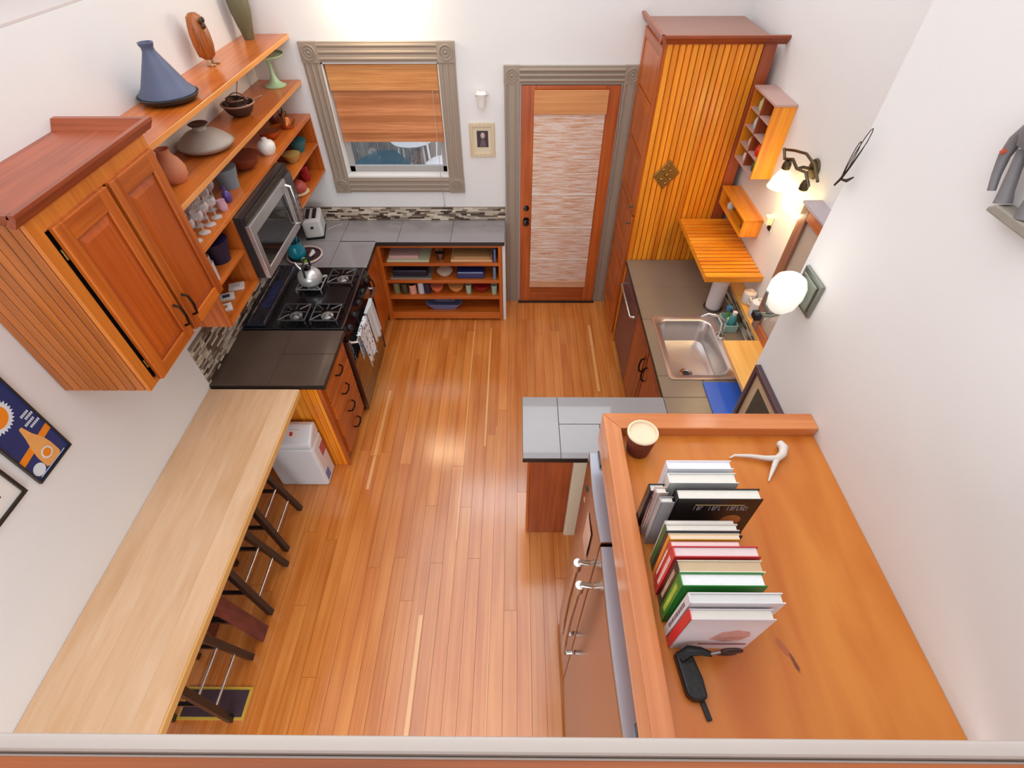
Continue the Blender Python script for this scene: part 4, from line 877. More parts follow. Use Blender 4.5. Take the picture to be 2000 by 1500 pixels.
for k in range(16):
    a = random.uniform(0, 6.28); r = random.uniform(.03, .07); h = random.uniform(.06, .13); tilt = random.uniform(-.7, .7)
    pts = [(c[0]+r*math.cos(a+q), c[1]+r*math.sin(a+q)*.9, z+h*.6+.05*math.sin(q*1.3+k)*tilt+.02) for q in [i*.35 for i in range(10)]]
    (b if k % 3 else b2).tube(pts, .0045, 6)
b2.tube([(c[0]+.02, c[1]+.05, z+.06), (c[0]+.05, c[1]+.14, z+.055), (c[0]+.09, c[1]+.19, z+.06)], .004, 6).tube([(c[0], c[1], z+.07), (c[0]-.02, c[1]+.09, z+.12), (c[0]-.01, c[1]+.15, z+.19)], .0035, 6)
b.build('dark_vines', BW, t); b2.build('pale_vines', BT, t)
t = E('clay_casserole', 'grey lidded clay casserole in the middle of the second shelf', 'casserole', (-1.815, 3.02, z))
CG = pm('grey_clay', (164, 150, 138), .5, var=.12, scale=10); CD = pm('dark_clay', (84, 62, 56), .5)
c = (-1.81, 3.02, z)
B().lathe([(.10, 0), (.138, .016), (.152, .03), (.156, .036), (.145, .038), (0, .03)], c, 36).build('base', CG, t)
B().lathe([(.147, .0385), (.143, .046), (.122, .068), (.088, .092), (.05, .106), (.038, .108), (.036, .122), (.046, .132), (.04, .134), (.02, .128), (0, .126)], c, 36).build('lid', CG, t)
B().lathe([(.045, .1345), (.054, .139), (.046, .143), (.03, .137), (0, .136)], c, 24).build('knob', CD, t)
t = E('clay_jug', 'unglazed terracotta jug beside the wall cabinet on the second shelf', 'jug', (-1.83, 2.60, z))
TC = pm('terracotta', (206, 134, 98), .7, var=.06)
B().lathe([(.05, 0), (.07, .03), (.072, .07), (.055, .11), (.035, .135), (.03, .155), (.036, .165), (.03, .165), (.024, .15), (0, .14)], (-1.80, 2.60, z), 26).build('body', TC, t)
B().tube([(-1.80, 2.53, z+.15), (-1.80, 2.50, z+.14), (-1.80, 2.505, z+.09), (-1.80, 2.535, z+.07)], .008, 8).build('handle', TC, t)
# --- third shelf
z = SH3+.001
def bowl(name, lab, cat, c, r, h, col, inner=None, rough=.35, handle=False, metal=0, foot=.45):
    t = E(name, lab, cat, c)
    B().lathe([(r*foot, 0), (r*foot, h*.06), (r*.8, h*.4), (r, h), (r*.96, h)], c, 28).build('bowl', pm('bowlm_'+str(col), col, rough, metal), t)
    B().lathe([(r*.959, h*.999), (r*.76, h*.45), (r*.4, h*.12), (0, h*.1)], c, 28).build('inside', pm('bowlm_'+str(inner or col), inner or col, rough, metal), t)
    return t
CP = pm('copper', (190, 110, 60), .3, .8); 
def kettle(name, lab, c, r, h, m1, m2):
    t = E(name, lab, 'kettle', c)
    B().lathe([(r*.8, 0), (r, h*.2), (r*.95, h*.6), (r*.5, h*.9), (r*.45, h), (0, h*1.02)], c, 22).build('body', m1, t)
    B().tube([(c[0]+r*.8, c[1]-r*.2, c[2]+h*.4), (c[0]+r*1.3, c[1]-r*.4, c[2]+h*.6), (c[0]+r*1.5, c[1]-r*.45, c[2]+h*.95)], [.010, .008, .005], 8).build('spout', m2, t)
    B().tube([(c[0], c[1]-r*.7, c[2]+h*.7), (c[0], c[1]-r*.6, c[2]+h*1.35), (c[0], c[1]+r*.6, c[2]+h*1.35), (c[0], c[1]+r*.7, c[2]+h*.7)], .005, 6).build('handle', m2, t)
kettle('copper_pot', 'dull copper pot with loop handle at the far end of the third shelf', (-1.86, 4.14, z), .055, .11, pm('dull_copper', (132, 84, 74), .35, .7), BRONZE)
kettle('copper_pot', 'brass and copper kettle in front of the dull copper pot', (-1.73, 4.02, z), .05, .08, CP, BRASS)
bowl('copper_bowl', 'shiny copper bowl beside the white lidded jar', 'bowl', (-1.79, 3.80, z), .075, .055, (196, 112, 60), (220, 130, 80), .25, metal=.8)
t = E('faceted_jar', 'white faceted lidded ceramic jar on the third shelf', 'jar', (-1.72, 3.55, z))
B().lathe([(.045, 0), (.062, .03), (.062, .06), (.045, .08), (.02, .09)], (-1.72, 3.55, z), 8).build('body', pm('white_glaze', (234, 230, 222), .25), t); B().lathe([(.018, .0905), (.02, .10), (.008, .106), (0, .108)], (-1.72, 3.55, z), 10).build('lid_knob', pm('white_glaze', (234, 230, 222)), t)
t = bowl('salad_bowl', 'large dark red wooden salad bowl on the third shelf', 'bowl', (-1.79, 3.31, z), .115, .085, (112, 48, 32), (150, 74, 54), .25)
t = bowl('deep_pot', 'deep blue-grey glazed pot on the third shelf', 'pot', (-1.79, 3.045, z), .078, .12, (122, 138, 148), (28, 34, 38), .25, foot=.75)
# wine glasses
GL = glass()
def wineglass(i, x, y, h, lab):
    t = E('wine_glass', lab, 'glass', (x, y, z), 'stemmed glasses crowded on the third shelf'); c = (x, y, z)
    B().lathe([(.030, 0), (.030, .003), (.006, .007), (.0045, .02), (.0045, h*.5), (.012, h*.56), (.028, h*.68), (.033, h*.82), (.028, h), (.026, h), (.030, h*.82), (.025, h*.69), (.008, h*.6), (0, h*.585)], c, 14).build('glass', GL, t)
spots = [(-1.93, 2.40), (-1.86, 2.42), (-1.79, 2.38), (-1.715, 2.40), (-1.93, 2.49), (-1.855, 2.505), (-1.785, 2.47), (-1.71, 2.49), (-1.925, 2.58), (-1.85, 2.59), (-1.775, 2.56), (-1.93, 2.67), (-1.86, 2.68), (-1.79, 2.65), (-1.715, 2.575), (-1.925, 2.76), (-1.855, 2.77), (-1.93, 2.85), (-1.78, 2.74), (-1.86, 2.86), (-1.715, 2.66), (-1.79, 2.83), (-1.70, 2.325), (-1.935, 2.94)]
for i, (x, y) in enumerate(spots): wineglass(i, x, y, .12+.02*((i*7) % 4)/3, 'clear stemmed glass in the crowded cluster on the third shelf beside the wall cabinet')
t = E('small_vase', 'small purple glass bottle beside the deep blue-grey pot', 'bottle', (-1.72, 2.84, z)); B().lathe([(.02, 0), (.026, .02), (.024, .05), (.008, .065), (.009, .09), (0, .09)], (-1.72, 2.85, z), 14).build('body', pm('purple_glass', (86, 66, 140), .15), t)
t = E('small_jar', 'small pale pink glass jar at the front of the third shelf', 'jar', (-1.70, 2.74, z)); B().lathe([(.022, 0), (.028, .025), (.022, .055), (.024, .06), (0, .058)], (-1.705, 2.745, z), 14).build('body', pm('pink_glass', (206, 160, 176), .15), t)
# --- compartments
bowl('teal_bowl', 'teal glazed bowl in the upper right compartment', 'bowl', (-1.75, 4.13, 1.619), .075, .085, (44, 110, 118), (70, 136, 140), foot=.6)
bowl('yellow_bowl', 'mustard yellow bowl in the upper right compartment', 'bowl', (-1.735, 3.93, 1.619), .068, .06, (190, 160, 92), (160, 120, 60), foot=.5)
t = E('red_lidded_pot', 'dull red lidded pot in the lower right compartment', 'pot', (-1.74, 3.90, SHB+.019))
c = (-1.735, 3.86, SHB+.019)
B().lathe([(.07, 0), (.082, .012), (.082, .02), (.066, .022)], c, 24).build('saucer', pm('cream_saucer', (222, 200, 160), .4), t); B().lathe([(.058, .0225), (.070, .04), (.066, .07), (.045, .095), (.012, .10), (.014, .115), (0, .117)], c, 24).build('pot', pm('dull_red', (176, 76, 68), .45, var=.15, scale=40), t)
t = E('red_pitcher', 'small crimson pitcher behind the dull red pot', 'pitcher', (-1.75, 4.10, SHB+.019)); c = (-1.75, 4.10, SHB+.019)
B().lathe([(.035, 0), (.045, .03), (.035, .09), (.04, .12), (.034, .12), (0, .10)], c, 18).build('body', pm('crimson', (160, 26, 40), .3), t); B().tube([(c[0], c[1]-.035, c[2]+.1), (c[0], c[1]-.07, c[2]+.09), (c[0], c[1]-.04, c[2]+.04)], .006, 6).build('handle', pm('crimson', (160, 26, 40)), t)
bowl('navy_bowl', 'deep navy pot in the upper left compartment', 'pot', (-1.745, 2.56, 1.619), .085, .13, (22, 24, 58), (18, 20, 44), foot=.7)
for k, (x, y) in enumerate(((-1.69, 2.36), (-1.74, 2.42))):
    t = E('tall_glass', ('front' if k == 0 else 'rear')+' clear drinking glass in the upper left compartment', 'glass', (x, y, 1.619)); B().lathe([(.024, 0), (.03, .11), (.028, .11), (.022, .006), (0, .006)], (x, y, 1.619), 14).build('tumbler', GL, t)
def napkin(lab, x, y, a, cols):
    t = E('note_card', lab, 'card', (x, y, SHB+.019), 'white cards in the lower left compartment'); A = Matrix.Translation((x, y, SHB+.019)) @ Matrix.Rotation(R(a), 4, 'Z')
    b = B(); b.m = A; b.box(-.045, .045, -.035, .035, 0, .012).build('card_stack', WHITE, t); b = B(); b.m = A; b.box(-.02, .022, -.015, .016, .0121, .013).build('printed_patch', pm('print_'+str(cols), cols, .5), t)
napkin('white printed card pack nearest the front of the lower left compartment', -1.745, 2.38, 30, (196, 130, 80)); napkin('white card pack with dark print in the middle of the lower left compartment', -1.775, 2.49, 25, (60, 60, 90)); napkin('white blank card pack at the far side of the lower left compartment', -1.755, 2.60, 20, (214, 208, 214))

# posters on the left wall ------------------------------------------------
def wl(b, y0, y1, z0, z1, d0, d1): b.box(XL+d0, XL+d1, y0, y1, z0, z1); return b
t = E('bottle_poster', 'blue framed poster of an orange bottle on the left wall', 'poster', (XL+.01, 1.22, 1.47))
y0, y1, z0, z1 = 1.118, 1.322, 1.472, 2.0; fw = .007
wl(wl(wl(wl(B(), y0, y0+fw, z0, z1, .001, .014), y1-fw, y1, z0, z1, .001, .014), y0+fw, y1-fw, z0, z0+fw, .001, .014), y0+fw, y1-fw, z1-fw, z1, .001, .014).build('frame', pm('poster_frame', (44, 40, 34), .4), t)
wl(B(), y0+fw, y1-fw, z0+fw, z1-fw, .001, .008).build('poster_sheet', pm('poster_blue', (34, 52, 110), .4, var=.25, scale=6), t)
OR = pm('poster_orange', (240, 138, 30), .4); ORL = pm('poster_light_orange', (236, 170, 96), .4, var=.15, scale=30); PW = pm('poster_white', (220, 228, 236), .4)
def disc(cy, cz_, r, x, n=24, st=None): return [(cy+(r if (st is None or i % 2) else st)*math.cos(2*math.pi*i/n), cz_+(r if (st is None or i % 2) else st)*math.sin(2*math.pi*i/n)) for i in range(n)]
B().prism(disc(1.20, 1.80, .072, 0, 56, .060), 'x', XL+.008, XL+.0088).build('sunburst', PW, t); B().prism(disc(1.20, 1.80, .047, 0), 'x', XL+.0089, XL+.0096).build('orange_disc', OR, t)
B().prism([(y0+fw, 1.575), (y1-fw, 1.60), (y1-fw, 1.632), (y0+fw, 1.607)], 'x', XL+.008, XL+.0086).build('orange_band', OR, t)
B().prism([(1.198, 1.492), (1.262, 1.492), (1.272, 1.50), (1.272, 1.555), (1.266, 1.60), (1.246, 1.65), (1.236, 1.70), (1.222, 1.70), (1.212, 1.65), (1.196, 1.60), (1.188, 1.555), (1.188, 1.50)], 'x', XL+.0087, XL+.0094).build('bottle_print', ORL, t)
B().prism(disc(1.23, 1.543, .026, 0), 'x', XL+.0095, XL+.0100).build('bottle_label', PW, t); B().prism(disc(1.23, 1.543, .019, 0), 'x', XL+.0101, XL+.0105).build('label_center', OR, t)
B().prism(disc(1.158, 1.520, .028, 0), 'x', XL+.0095, XL+.0100).build('white_glass_print', PW, t)
b = B(); wl(b, 1.14, 1.29, z0+.008+fw, z0+.0115+fw, .0088, .0094)
for k, (a, c, zz) in enumerate(((1.262, 1.308, 1.664), (1.25, 1.30, 1.684), (1.27, 1.306, 1.704), (1.262, 1.30, 1.722))):
    u = a
    while u < c: wl(b, u, u+.006, zz, zz+.011, .0088, .0093); u += .0085
b.build('poster_lettering', PW, t)
t = E('framed_print', 'small black framed print with wide white mat on the left wall', 'picture', (XL+.01, .93, 1.51))
y0, y1, z0, z1 = .80, 1.066, 1.508, 1.80; fw = .012
wl(wl(wl(wl(B(), y0, y0+fw, z0, z1, .001, .016), y1-fw, y1, z0, z1, .001, .016), y0+fw, y1-fw, z0, z0+fw, .001, .016), y0+fw, y1-fw, z1-fw, z1, .001, .016).build('frame', pm('black_frame', (34, 30, 28), .4), t)
wl(B(), y0+fw, y1-fw, z0+fw, z1-fw, .001, .006).build('mat', pm('mat_white', (232, 226, 218), .7), t)
wl(B(), .885, .995, 1.575, 1.74, .006, .0066).build('print_border', BLACKM, t); wl(B(), .893, .987, 1.583, 1.732, .0067, .0072).build('print', pm('print_grey', (200, 196, 190), .6), t); B().prism(disc(.94, 1.64, .03, 0), 'x', XL+.0073, XL+.0078).build('print_spot', BLACKM, t)

# back wall ornaments
t = E('ceramic_wall_ornament', 'white ceramic owl shaped ornament on the wall beside the door', 'wall ornament', (-.272, YB-.03, 1.885))
c = (-.272, YB-.035, 1.885)
B().lathe([(.022, 0), (.030, .03), (.030, .06), (.040, .085), (.046, .10), (.030, .115), (0, .12)], c, 20, sy=.7).build('body', pm('white_ceramic', (236, 230, 224), .35), t)
for s in (-1, 1): B().lathe([(.012, 0), (.006, .02), (0, .03)], (c[0]+s*.028, c[1], c[2]+.10), 10).build('ear', pm('white_ceramic', (236, 230, 224)), t)
B().tube([(c[0]-.05, c[1], c[2]+.085), (c[0]+.058, c[1], c[2]+.088)], .004, 6).build('crossbar', pm('ornament_grey', (176, 170, 166), .4), t)
t = E('framed_portrait', 'small dark portrait photograph in a pale wood frame beside the door', 'picture', (-.28, YB-.01, 1.50))
x0, x1, z0, z1 = -.385, -.178, 1.50, 1.765; fw = .028
PF = wood('pale_frame', (204, 182, 148), (226, 208, 178), ax='z', rough=.5)
B().box(x0, x0+fw, YB-.018, YB-.001, z0, z1).box(x1-fw, x1, YB-.018, YB-.001, z0, z1).box(x0+fw, x1-fw, YB-.018, YB-.001, z0, z0+fw).box(x0+fw, x1-fw, YB-.018, YB-.001, z1-fw, z1).build('frame', PF, t, .002)
bx('mat', pm('cream_mat', (220, 206, 176), .7), t, x0+fw, x1-fw, YB-.008, YB-.001, z0+fw, z1-fw)
px0, px1, pz0, pz1 = -.325, -.232, 1.575, 1.705
bx('photo', pm('photo_dark', (62, 44, 54), .5, var=.3, scale=30), t, px0, px1, YB-.0092, YB-.0081, pz0, pz1)
B().lathe([(.020, 0), (.019, -.0006), (0, -.0007)], (-.277, YB-.0093, 1.668), 16, 'y', sx=1.2, sy=.9).build('photo_face', pm('photo_skin', (196, 174, 168), .5), t)
B().prism([(-.305, 1.578), (-.25, 1.578), (-.258, 1.625), (-.272, 1.643), (-.288, 1.64)], 'y', YB-.0097, YB-.0093).build('photo_torso', pm('photo_torso', (104, 84, 92), .5), t)
# wall light over the window
t = E('window_wall_light', 'brass wall light with two glowing shades above the window', 'lamp', (-.99, YB-.06, 2.58))
B().box(-1.035, -.925, YB-.03, YB-.001, 2.60, 2.70).build('backplate', BRASS, t, .004)
B().tube([(-1.11, YB-.10, 2.74), (-.98, YB-.08, 2.76), (-.85, YB-.10, 2.74)], .01, 8).tube([(-.98, YB-.03, 2.65), (-.98, YB-.08, 2.76)], .009, 8).build('arm', BRASS, t)
for xx in (-1.105, -.865):
    B().lathe([(.02, .12), (.035, .10), (.052, .05), (.062, 0), (.056, 0), (.046, .05), (.03, .09), (0, .10)], (xx, YB-.11, 2.615), 22).build('shade', GLOW, t)
    point('window_bulb', (xx, YB-.16, 2.57), 3.2, (1, .84, .6))

# ================================================================ COUNTER ITEMS LEFT
t = E('stove', 'black gas range with cast grates between the left counters', 'stove', (-1.6, 3.14, 0))
vy0, vy1, vf = 2.755, 3.532, -1.262
bx('body', BLACK, t, XL+.012, vf, vy0, vy1, .03, .905, bevel=.003)
bx('cooktop', pm('cooktop_black', (14, 15, 18), .15, coat=.4), t, XL+.012, vf+.012, vy0, vy1, .906, .922, bevel=.004)
bx('cooktop_trim', STEELD, t, vf+.0125, vf+.018, vy0, vy1, .912, .922)
bx('back_vent', pm('vent_navy', (30, 34, 52), .18, coat=.4), t, XL+.012, -1.80, vy0+.02, vy1-.005, .9225, .945, bevel=.004)
for xx in (-1.93, -1.815): bx('vent_strip', CHROME, t, xx, xx+.006, vy0+.03, vy1-.03, .9455, .949)
for k in range(14): bx('vent_slot', pm('blue_reflection', (74, 86, 150), .3, .4), t, -1.90, -1.835, vy0+.22+k*.024, vy0+.234+k*.024, .9455, .947)  # slots coloured as the blue reflections on the vent
GR = pm('grate_grey', (92, 92, 94), .3, .6); BC = pm('burner_alu', (196, 194, 192), .35, .8)
def grate(cx, cy, col, kettle=False):
    w_ = .19
    b = B(); z_ = .957; a = w_*.5
    for s in (-1, 1): b.tube([(cx+s*a, cy-a, z_), (cx+s*a, cy+a, z_)], .0055, 6).tube([(cx-a, cy+s*a, z_), (cx+a, cy+s*a, z_)], .0055, 6)
    for s in (-1, 1):
        for q in (-1, 1): b.tube([(cx+s*a, cy+q*a, z_), (cx+s*a, cy+q*a, .923)], .006, 6).tube([(cx+s*a, cy+q*a, z_), (cx+s*.03, cy+q*.03, z_+.003)], .005, 6)
        b.tube([(cx+s*a, cy, z_), (cx+s*.03, cy, z_+.003)], .005, 6).tube([(cx, cy+s*a, z_), (cx, cy+s*.03, z_+.003)], .005, 6)
    b.build('grate', col, t)
    B().lathe([(.045, 0), (.045, .006), (.028, .01), (.028, .018), (0, .02)], (cx, cy, .923), 18).build('burner', BC, t)
KX, KY = -1.60, 3.27
WG = pm('white_grate', (168, 168, 170), .3, .6)
grate(KX, KY, WG); grate(-1.385, 3.36, GR); grate(-1.62, 2.90, GR); grate(-1.39, 2.90, GR)
bx('griddle', pm('griddle_black', (20, 18, 20), .3), t, -1.47, -1.29, 3.02, 3.24, .923, .937, bevel=.004)
B().prism([(vf+.001, .80), (vf+.03, .80), (vf+.045, .815), (vf+.018, .905), (vf+.001, .905)], 'y', vy0, vy1).build('control_panel', BLACK, t)
for k in range(5):
    yy = vy0+.09+k*.148; b = B(); b.m = Matrix.Translation((vf+.033, yy, .858)) @ Matrix.Rotation(R(-17), 4, 'Y'); b.lathe([(.024, 0), (.021, .018), (.012, .024), (0, .024)], (0, 0, 0), 14, 'x').build('knob', BLACKM, t)
dd = bx('oven_door', pm('oven_glass', (18, 14, 14), .06, coat=1), t, vf+.001, vf+.028, vy0+.004, vy1-.004, .20, .79, bevel=.003)
B().tube([(vf+.028, vy0+.05, .745), (vf+.07, vy0+.05, .75), (vf+.07, vy1-.05, .75), (vf+.028, vy1-.05, .745)], .011, 10).build('oven_handle', STEEL, dd)
bx('warming_drawer', pm('oven_glass', (18, 14, 14)), t, vf+.001, vf+.022, vy0+.004, vy1-.004, .04, .19, bevel=.003)
for y_ in (vy0+.0005, vy1-.004): bx('side_trim', STEELD, t, vf+.0005, vf+.03, y_, y_+.0035, .04, .79)
# towels on the oven handle
def towel(lab, y0, y1, zb, mat, seed, off):
    t = E('dish_towel', lab, 'towel', (vf+.085, (y0+y1)/2, zb)); random.seed(seed); nu, nv = 22, 14; vs = []; fs = []
    for side in (1, -1):
        for i in range(nv+1):
            v = i/nv
            for j in range(nu+1):
                u = j/nu; yy = y0+(y1-y0)*(u*(1-.12*v)+.06*v); fold = .010*math.sin(u*15+seed+v)*v+.006*math.sin(u*7+seed*2)
                if side == 1: vs.append((vf+.070+.013+fold+.016*v, yy, .762-(.762-zb)*v + (.004*math.sin(u*9) if i else 0)))
                else: vs.append((vf+.070-.013+fold*.05, yy, .762-(.762-zb-.05)*v*.9))
    k = (nv+1)*(nu+1)
    for s in (0, k):
        for i in range(nv):
            for j in range(nu):
                a = s+i*(nu+1)+j; fs.append((a, a+1, a+nu+2, a+nu+1))
    for j in range(nu): fs.append((j, j+1, k+j+1, k+j))
    o = B().add(vs, fs, True).build('cloth', mat, t); so = o.modifiers.new('solid', 'SOLIDIFY'); so.thickness = .003
m, t_, b_ = new('towel_print'); N, L = t_.nodes, t_.links; tc = N.new('ShaderNodeTexCoord'); vz = N.new('ShaderNodeTexNoise'); vz.inputs['Scale'].default_value = 34; vz.inputs['Detail'].default_value = 2; vz.inputs['Distortion'].default_value = 1.5
L.new(tc.outputs['Object'], vz.inputs[0]); cr = N.new('ShaderNodeValToRGB'); e = cr.color_ramp.elements; e[0].position = .40; e[0].color = rgb((28, 28, 34)); e[1].position = .45; e[1].color = rgb((228, 230, 234)); L.new(vz.outputs[0], cr.inputs[0]); L.new(cr.outputs[0], b_.inputs['Base Color']); b_.inputs['Roughness'].default_value = .9
towel('white dish towel with black print on the oven handle nearer the camera', 2.86, 3.10, .42, m, 1, 0); towel('plain pale grey dish towel on the oven handle further from the camera', 3.13, 3.33, .44, pm('grey_towel', (206, 212, 214), .9, var=.06), 5, 0)
# kettle
t = E('stovetop_kettle', 'silver-white kettle with arched black handle on the back burner', 'kettle', (KX, KY, .966))
c = (KX, KY, .966)
B().lathe([(.078, 0), (.088, .012), (.092, .04), (.085, .075), (.062, .10), (.035, .112), (.02, .115)], c, 30).build('body', pm('kettle_silver', (204, 204, 204), .25, .5), t)
B().lathe([(.03, .1155), (.03, .12), (.012, .126), (.010, .14), (0, .142)], c, 18).build('lid', BLACK, t)
B().tube([(c[0]-.0, c[1]-.075, c[2]+.085), (c[0], c[1]-.07, c[2]+.16), (c[0], c[1], c[2]+.20), (c[0], c[1]+.07, c[2]+.16), (c[0], c[1]+.075, c[2]+.085)], .008, 8).build('handle', BLACKM, t)
B().tube([(c[0]-.06, c[1]+.04, c[2]+.06), (c[0]-.10, c[1]+.06, c[2]+.10), (c[0]-.115, c[1]+.07, c[2]+.125)], [.014, .010, .008], 8).build('spout', CHROME, t)
# toaster
t = E('toaster', 'white two-slot toaster in the corner of the counter', 'toaster', (-1.79, 4.10, .9145))
A = Matrix.Translation((-1.80, 4.10, .9145)) @ Matrix.Rotation(R(12), 4, 'Z')
b = B(); b.m = A; b.box(-.08, .08, -.13, .11, .012, .185).build('body', pm('toaster_white', (222, 222, 220), .3), t, .022)
b = B(); b.m = A; b.box(-.045, -.012, -.10, .08, .1845, .187).build('slot', BLACKM, t); b = B(); b.m = A; b.box(.012, .045, -.10, .08, .1845, .187).build('slot', BLACKM, t)
b = B(); b.m = A; b.box(-.078, .078, -.128, .108, 0, .0115).build('base', BLACKM, t); b = B(); b.m = A; b.box(-.012, .012, -.15, -.1305, .11, .125).build('lever', BLACKM, t, .002)
tag(B().tube([(-1.71, 4.14, .9185), (-1.66, 4.2, .919), (-1.60, 4.24, .9185), (-1.66, 4.28, .9185), (-1.75, 4.29, .9185)], .003, 6).build('power_cord', pm('cord_tan', (214, 190, 170), .6)), 'thin pale power cord lying behind the toaster', 'cord')
# tray, crock, utensils
t = E('oval_tray', 'round dark tray with pinkish-white rim beside the stove', 'tray', (-1.80, 3.70, .9145))
c = (-1.79, 3.705, .9145)
B().lathe([(.12, 0), (.135, .004), (0, .005)], c, 30, sx=1.05).build('base', pm('tray_dark', (66, 40, 42), .3), t)
B().tube([(c[0]+.142*math.cos(R(a)), c[1]+.136*math.sin(R(a)), c[2]+.012) for a in range(0, 360, 15)], .009, 8, True).build('rim', pm('tray_rim', (222, 196, 190), .35), t)
t = E('utensil_crock', 'glossy teal ceramic crock on the round tray', 'crock', (-1.84, 3.70, .920))
c = (-1.845, 3.70, .920)
B().lathe([(.062, 0), (.072, .02), (.072, .05), (.060, .10), (.054, .125), (.060, .14), (.054, .14), (.048, .12), (.05, .02), (0, .015)], c, 28).build('body', pm('teal_glaze', (14, 136, 158), .15, coat=.6, var=.15, scale=14), t)
for k, (dx, dy, col, nm, lb) in enumerate(((.02, .01, (150, 140, 150), 'spatula', 'grey metal spatula standing in the teal crock'), (-.02, .015, (40, 30, 34), 'ladle', 'black ladle standing in the teal crock'), (.005, -.02, (120, 84, 60), 'wooden_spoon', 'brown wooden spoon standing in the teal crock'))):
    t2 = E(nm, lb, 'utensil', (c[0]+dx, c[1]+dy, c[2]+.017)); u = pm('ut_'+str(col), col, .4)
    a = Vector((c[0]+dx*.5, c[1]+dy*.5, c[2]+.022)); b_2 = Vector((c[0]+dx*1.8, c[1]+dy*1.8, c[2]+.21)); B().tube([a, b_2], .004, 6).build('handle', u, t2)
    bb = B(); bb.m = Matrix.Translation(b_2); (bb.box(-.016, .016, -.003, .003, 0, .06) if k == 0 else bb.lathe([(0, 0), (.018, .015), (.02, .035), (0, .05)], (0, 0, 0), 12, sy=.5 if k else 1)).build('head', u, t2)
t = E('spoon_rest', 'black and white spoon rest leaning on the round tray', 'spoon rest', (-1.72, 3.76, .92)); B().tube([(-1.735, 3.76, .935), (-1.72, 3.72, .942), (-1.735, 3.67, .938)], [.014, .02, .01], 8).build('body', pm('rest_white', (226, 216, 218), .3), t)
t = E('lime_scrubber', 'lime green and white timer at the front of the round tray', 'timer', (-1.76, 3.61, .92)); B().lathe([(.02, 0), (.026, .012), (.02, .03), (0, .034)], (-1.765, 3.612, .920), 16).build('shell', pm('lime_green', (120, 210, 50), .4), t); B().lathe([(.012, .0325), (.01, .038), (0, .039)], (-1.765, 3.612, .920), 12).build('cap', WHITE, t)

# contents of the open shelf -----------------------------------------
def shz(k): return SHZ[k]+.0008
fy = sy0+.02
WD2 = wood('board_maple', (206, 150, 104), (232, 184, 136), ax='x', rough=.5)
def simplebox(name, lab, cat, mat, *q, bevel=.002, group=None): return tag(bx(name, mat, None, *q, bevel=bevel), lab, cat, group)
z = shz(3)
simplebox('serving_tray', 'pale green flat tray at the top left of the open shelf', 'tray', pm('tray_green', (206, 204, 170), .5), -1.19, -.80, fy, fy+.26, z, z+.016)
simplebox('serving_tray', 'pinkish serving tray stacked on the pale green tray', 'tray', pm('tray_pink', (204, 160, 156), .5), -1.17, -.90, fy+.03, fy+.27, z+.0168, z+.05)
t = E('utensil_cup', 'short glass cup holding cutlery on the top of the open shelf', 'cup', (-.70, fy+.05, z)); B().lathe([(.035, 0), (.042, .07), (.038, .07), (.03, .006), (0, .006)], (-.70, fy+.06, z), 14).build('cup', STEELD, t)
for k in range(5):
    t2 = E('spoon', 'steel spoon standing in the small cup on the open shelf', 'utensil', (-.72+.012*k, fy+.05, z+.0065), 'cutlery in the small cup on the open shelf'); B().tube([(-.715+.007*k, fy+.06, z+.02), (-.73+.016*k, fy+.045, z+.12)], [.003, .006], 6).build('spoon_body', STEEL, t2)
simplebox('cutting_board', 'pale wooden board lowest in the stack at the top right of the open shelf', 'cutting board', WD2, -.60, -.22, fy, fy+.28, z, z+.024); simplebox('cutting_board', 'darker wooden board on top of the stack in the open shelf', 'cutting board', wood('board_oak', (168, 120, 74), (200, 152, 98), ax='x', rough=.5), -.575, -.24, fy+.02, fy+.28, z+.0245, z+.045)
simplebox('folded_cloth', 'blue folder standing at the right side of the top row', 'folder', pm('blue_cloth', (90, 110, 160), .6), -.205, -.185, fy, fy+.25, z, z+.13)
z = shz(2)
t = E('baking_sheet', 'flat steel baking sheet on the left of the second row', 'baking sheet', (-1.0, fy+.1, z)); B().box(-1.19, -.80, fy, fy+.26, z, z+.004).box(-1.19, -.80, fy, fy+.004, z+.004, z+.014).box(-1.19, -.80, fy+.256, fy+.26, z+.004, z+.014).build('sheet', pm('tin', (176, 164, 150), .4, .5), t)
simplebox('roasting_pan', 'black roasting pan stacked on the baking sheet', 'pan', pm('navy_pan', (26, 24, 44), .4), -1.17, -.84, fy+.03, fy+.25, z+.0148, z+.08, bevel=.01)
bowl('white_dish', 'small white dish in the middle of the second row', 'dish', (-.68, fy+.085, z), .075, .045, (224, 206, 188), foot=.5)
simplebox('baking_dish', 'navy blue baking dish on the right of the second row', 'baking dish', pm('navy_dish', (34, 48, 104), .3, coat=.4), -.56, -.30, fy+.01, fy+.25, z, z+.075, bevel=.012)
simplebox('folded_cloth', 'blue-grey folder standing at the right side of the second row', 'folder', pm('bluegrey_cloth', (110, 126, 160), .6), -.215, -.19, fy, fy+.25, z, z+.13)
z = shz(1)
def can(lab, x, r, h, col, lid): 
    t = E('food_can', lab, 'can', (x, fy+.05, z), 'cans and jars in the third row of the open shelf'); B().lathe([(r, 0), (r, h)], (x, fy+.05, z), 16).build('label_band', pm('can_'+str(col), col, .4), t); B().lathe([(r, h), (r*.96, h+.004), (0, h+.003)], (x, fy+.05, z), 16).build('lid', pm('canlid_'+str(lid), lid, .35, .5), t)
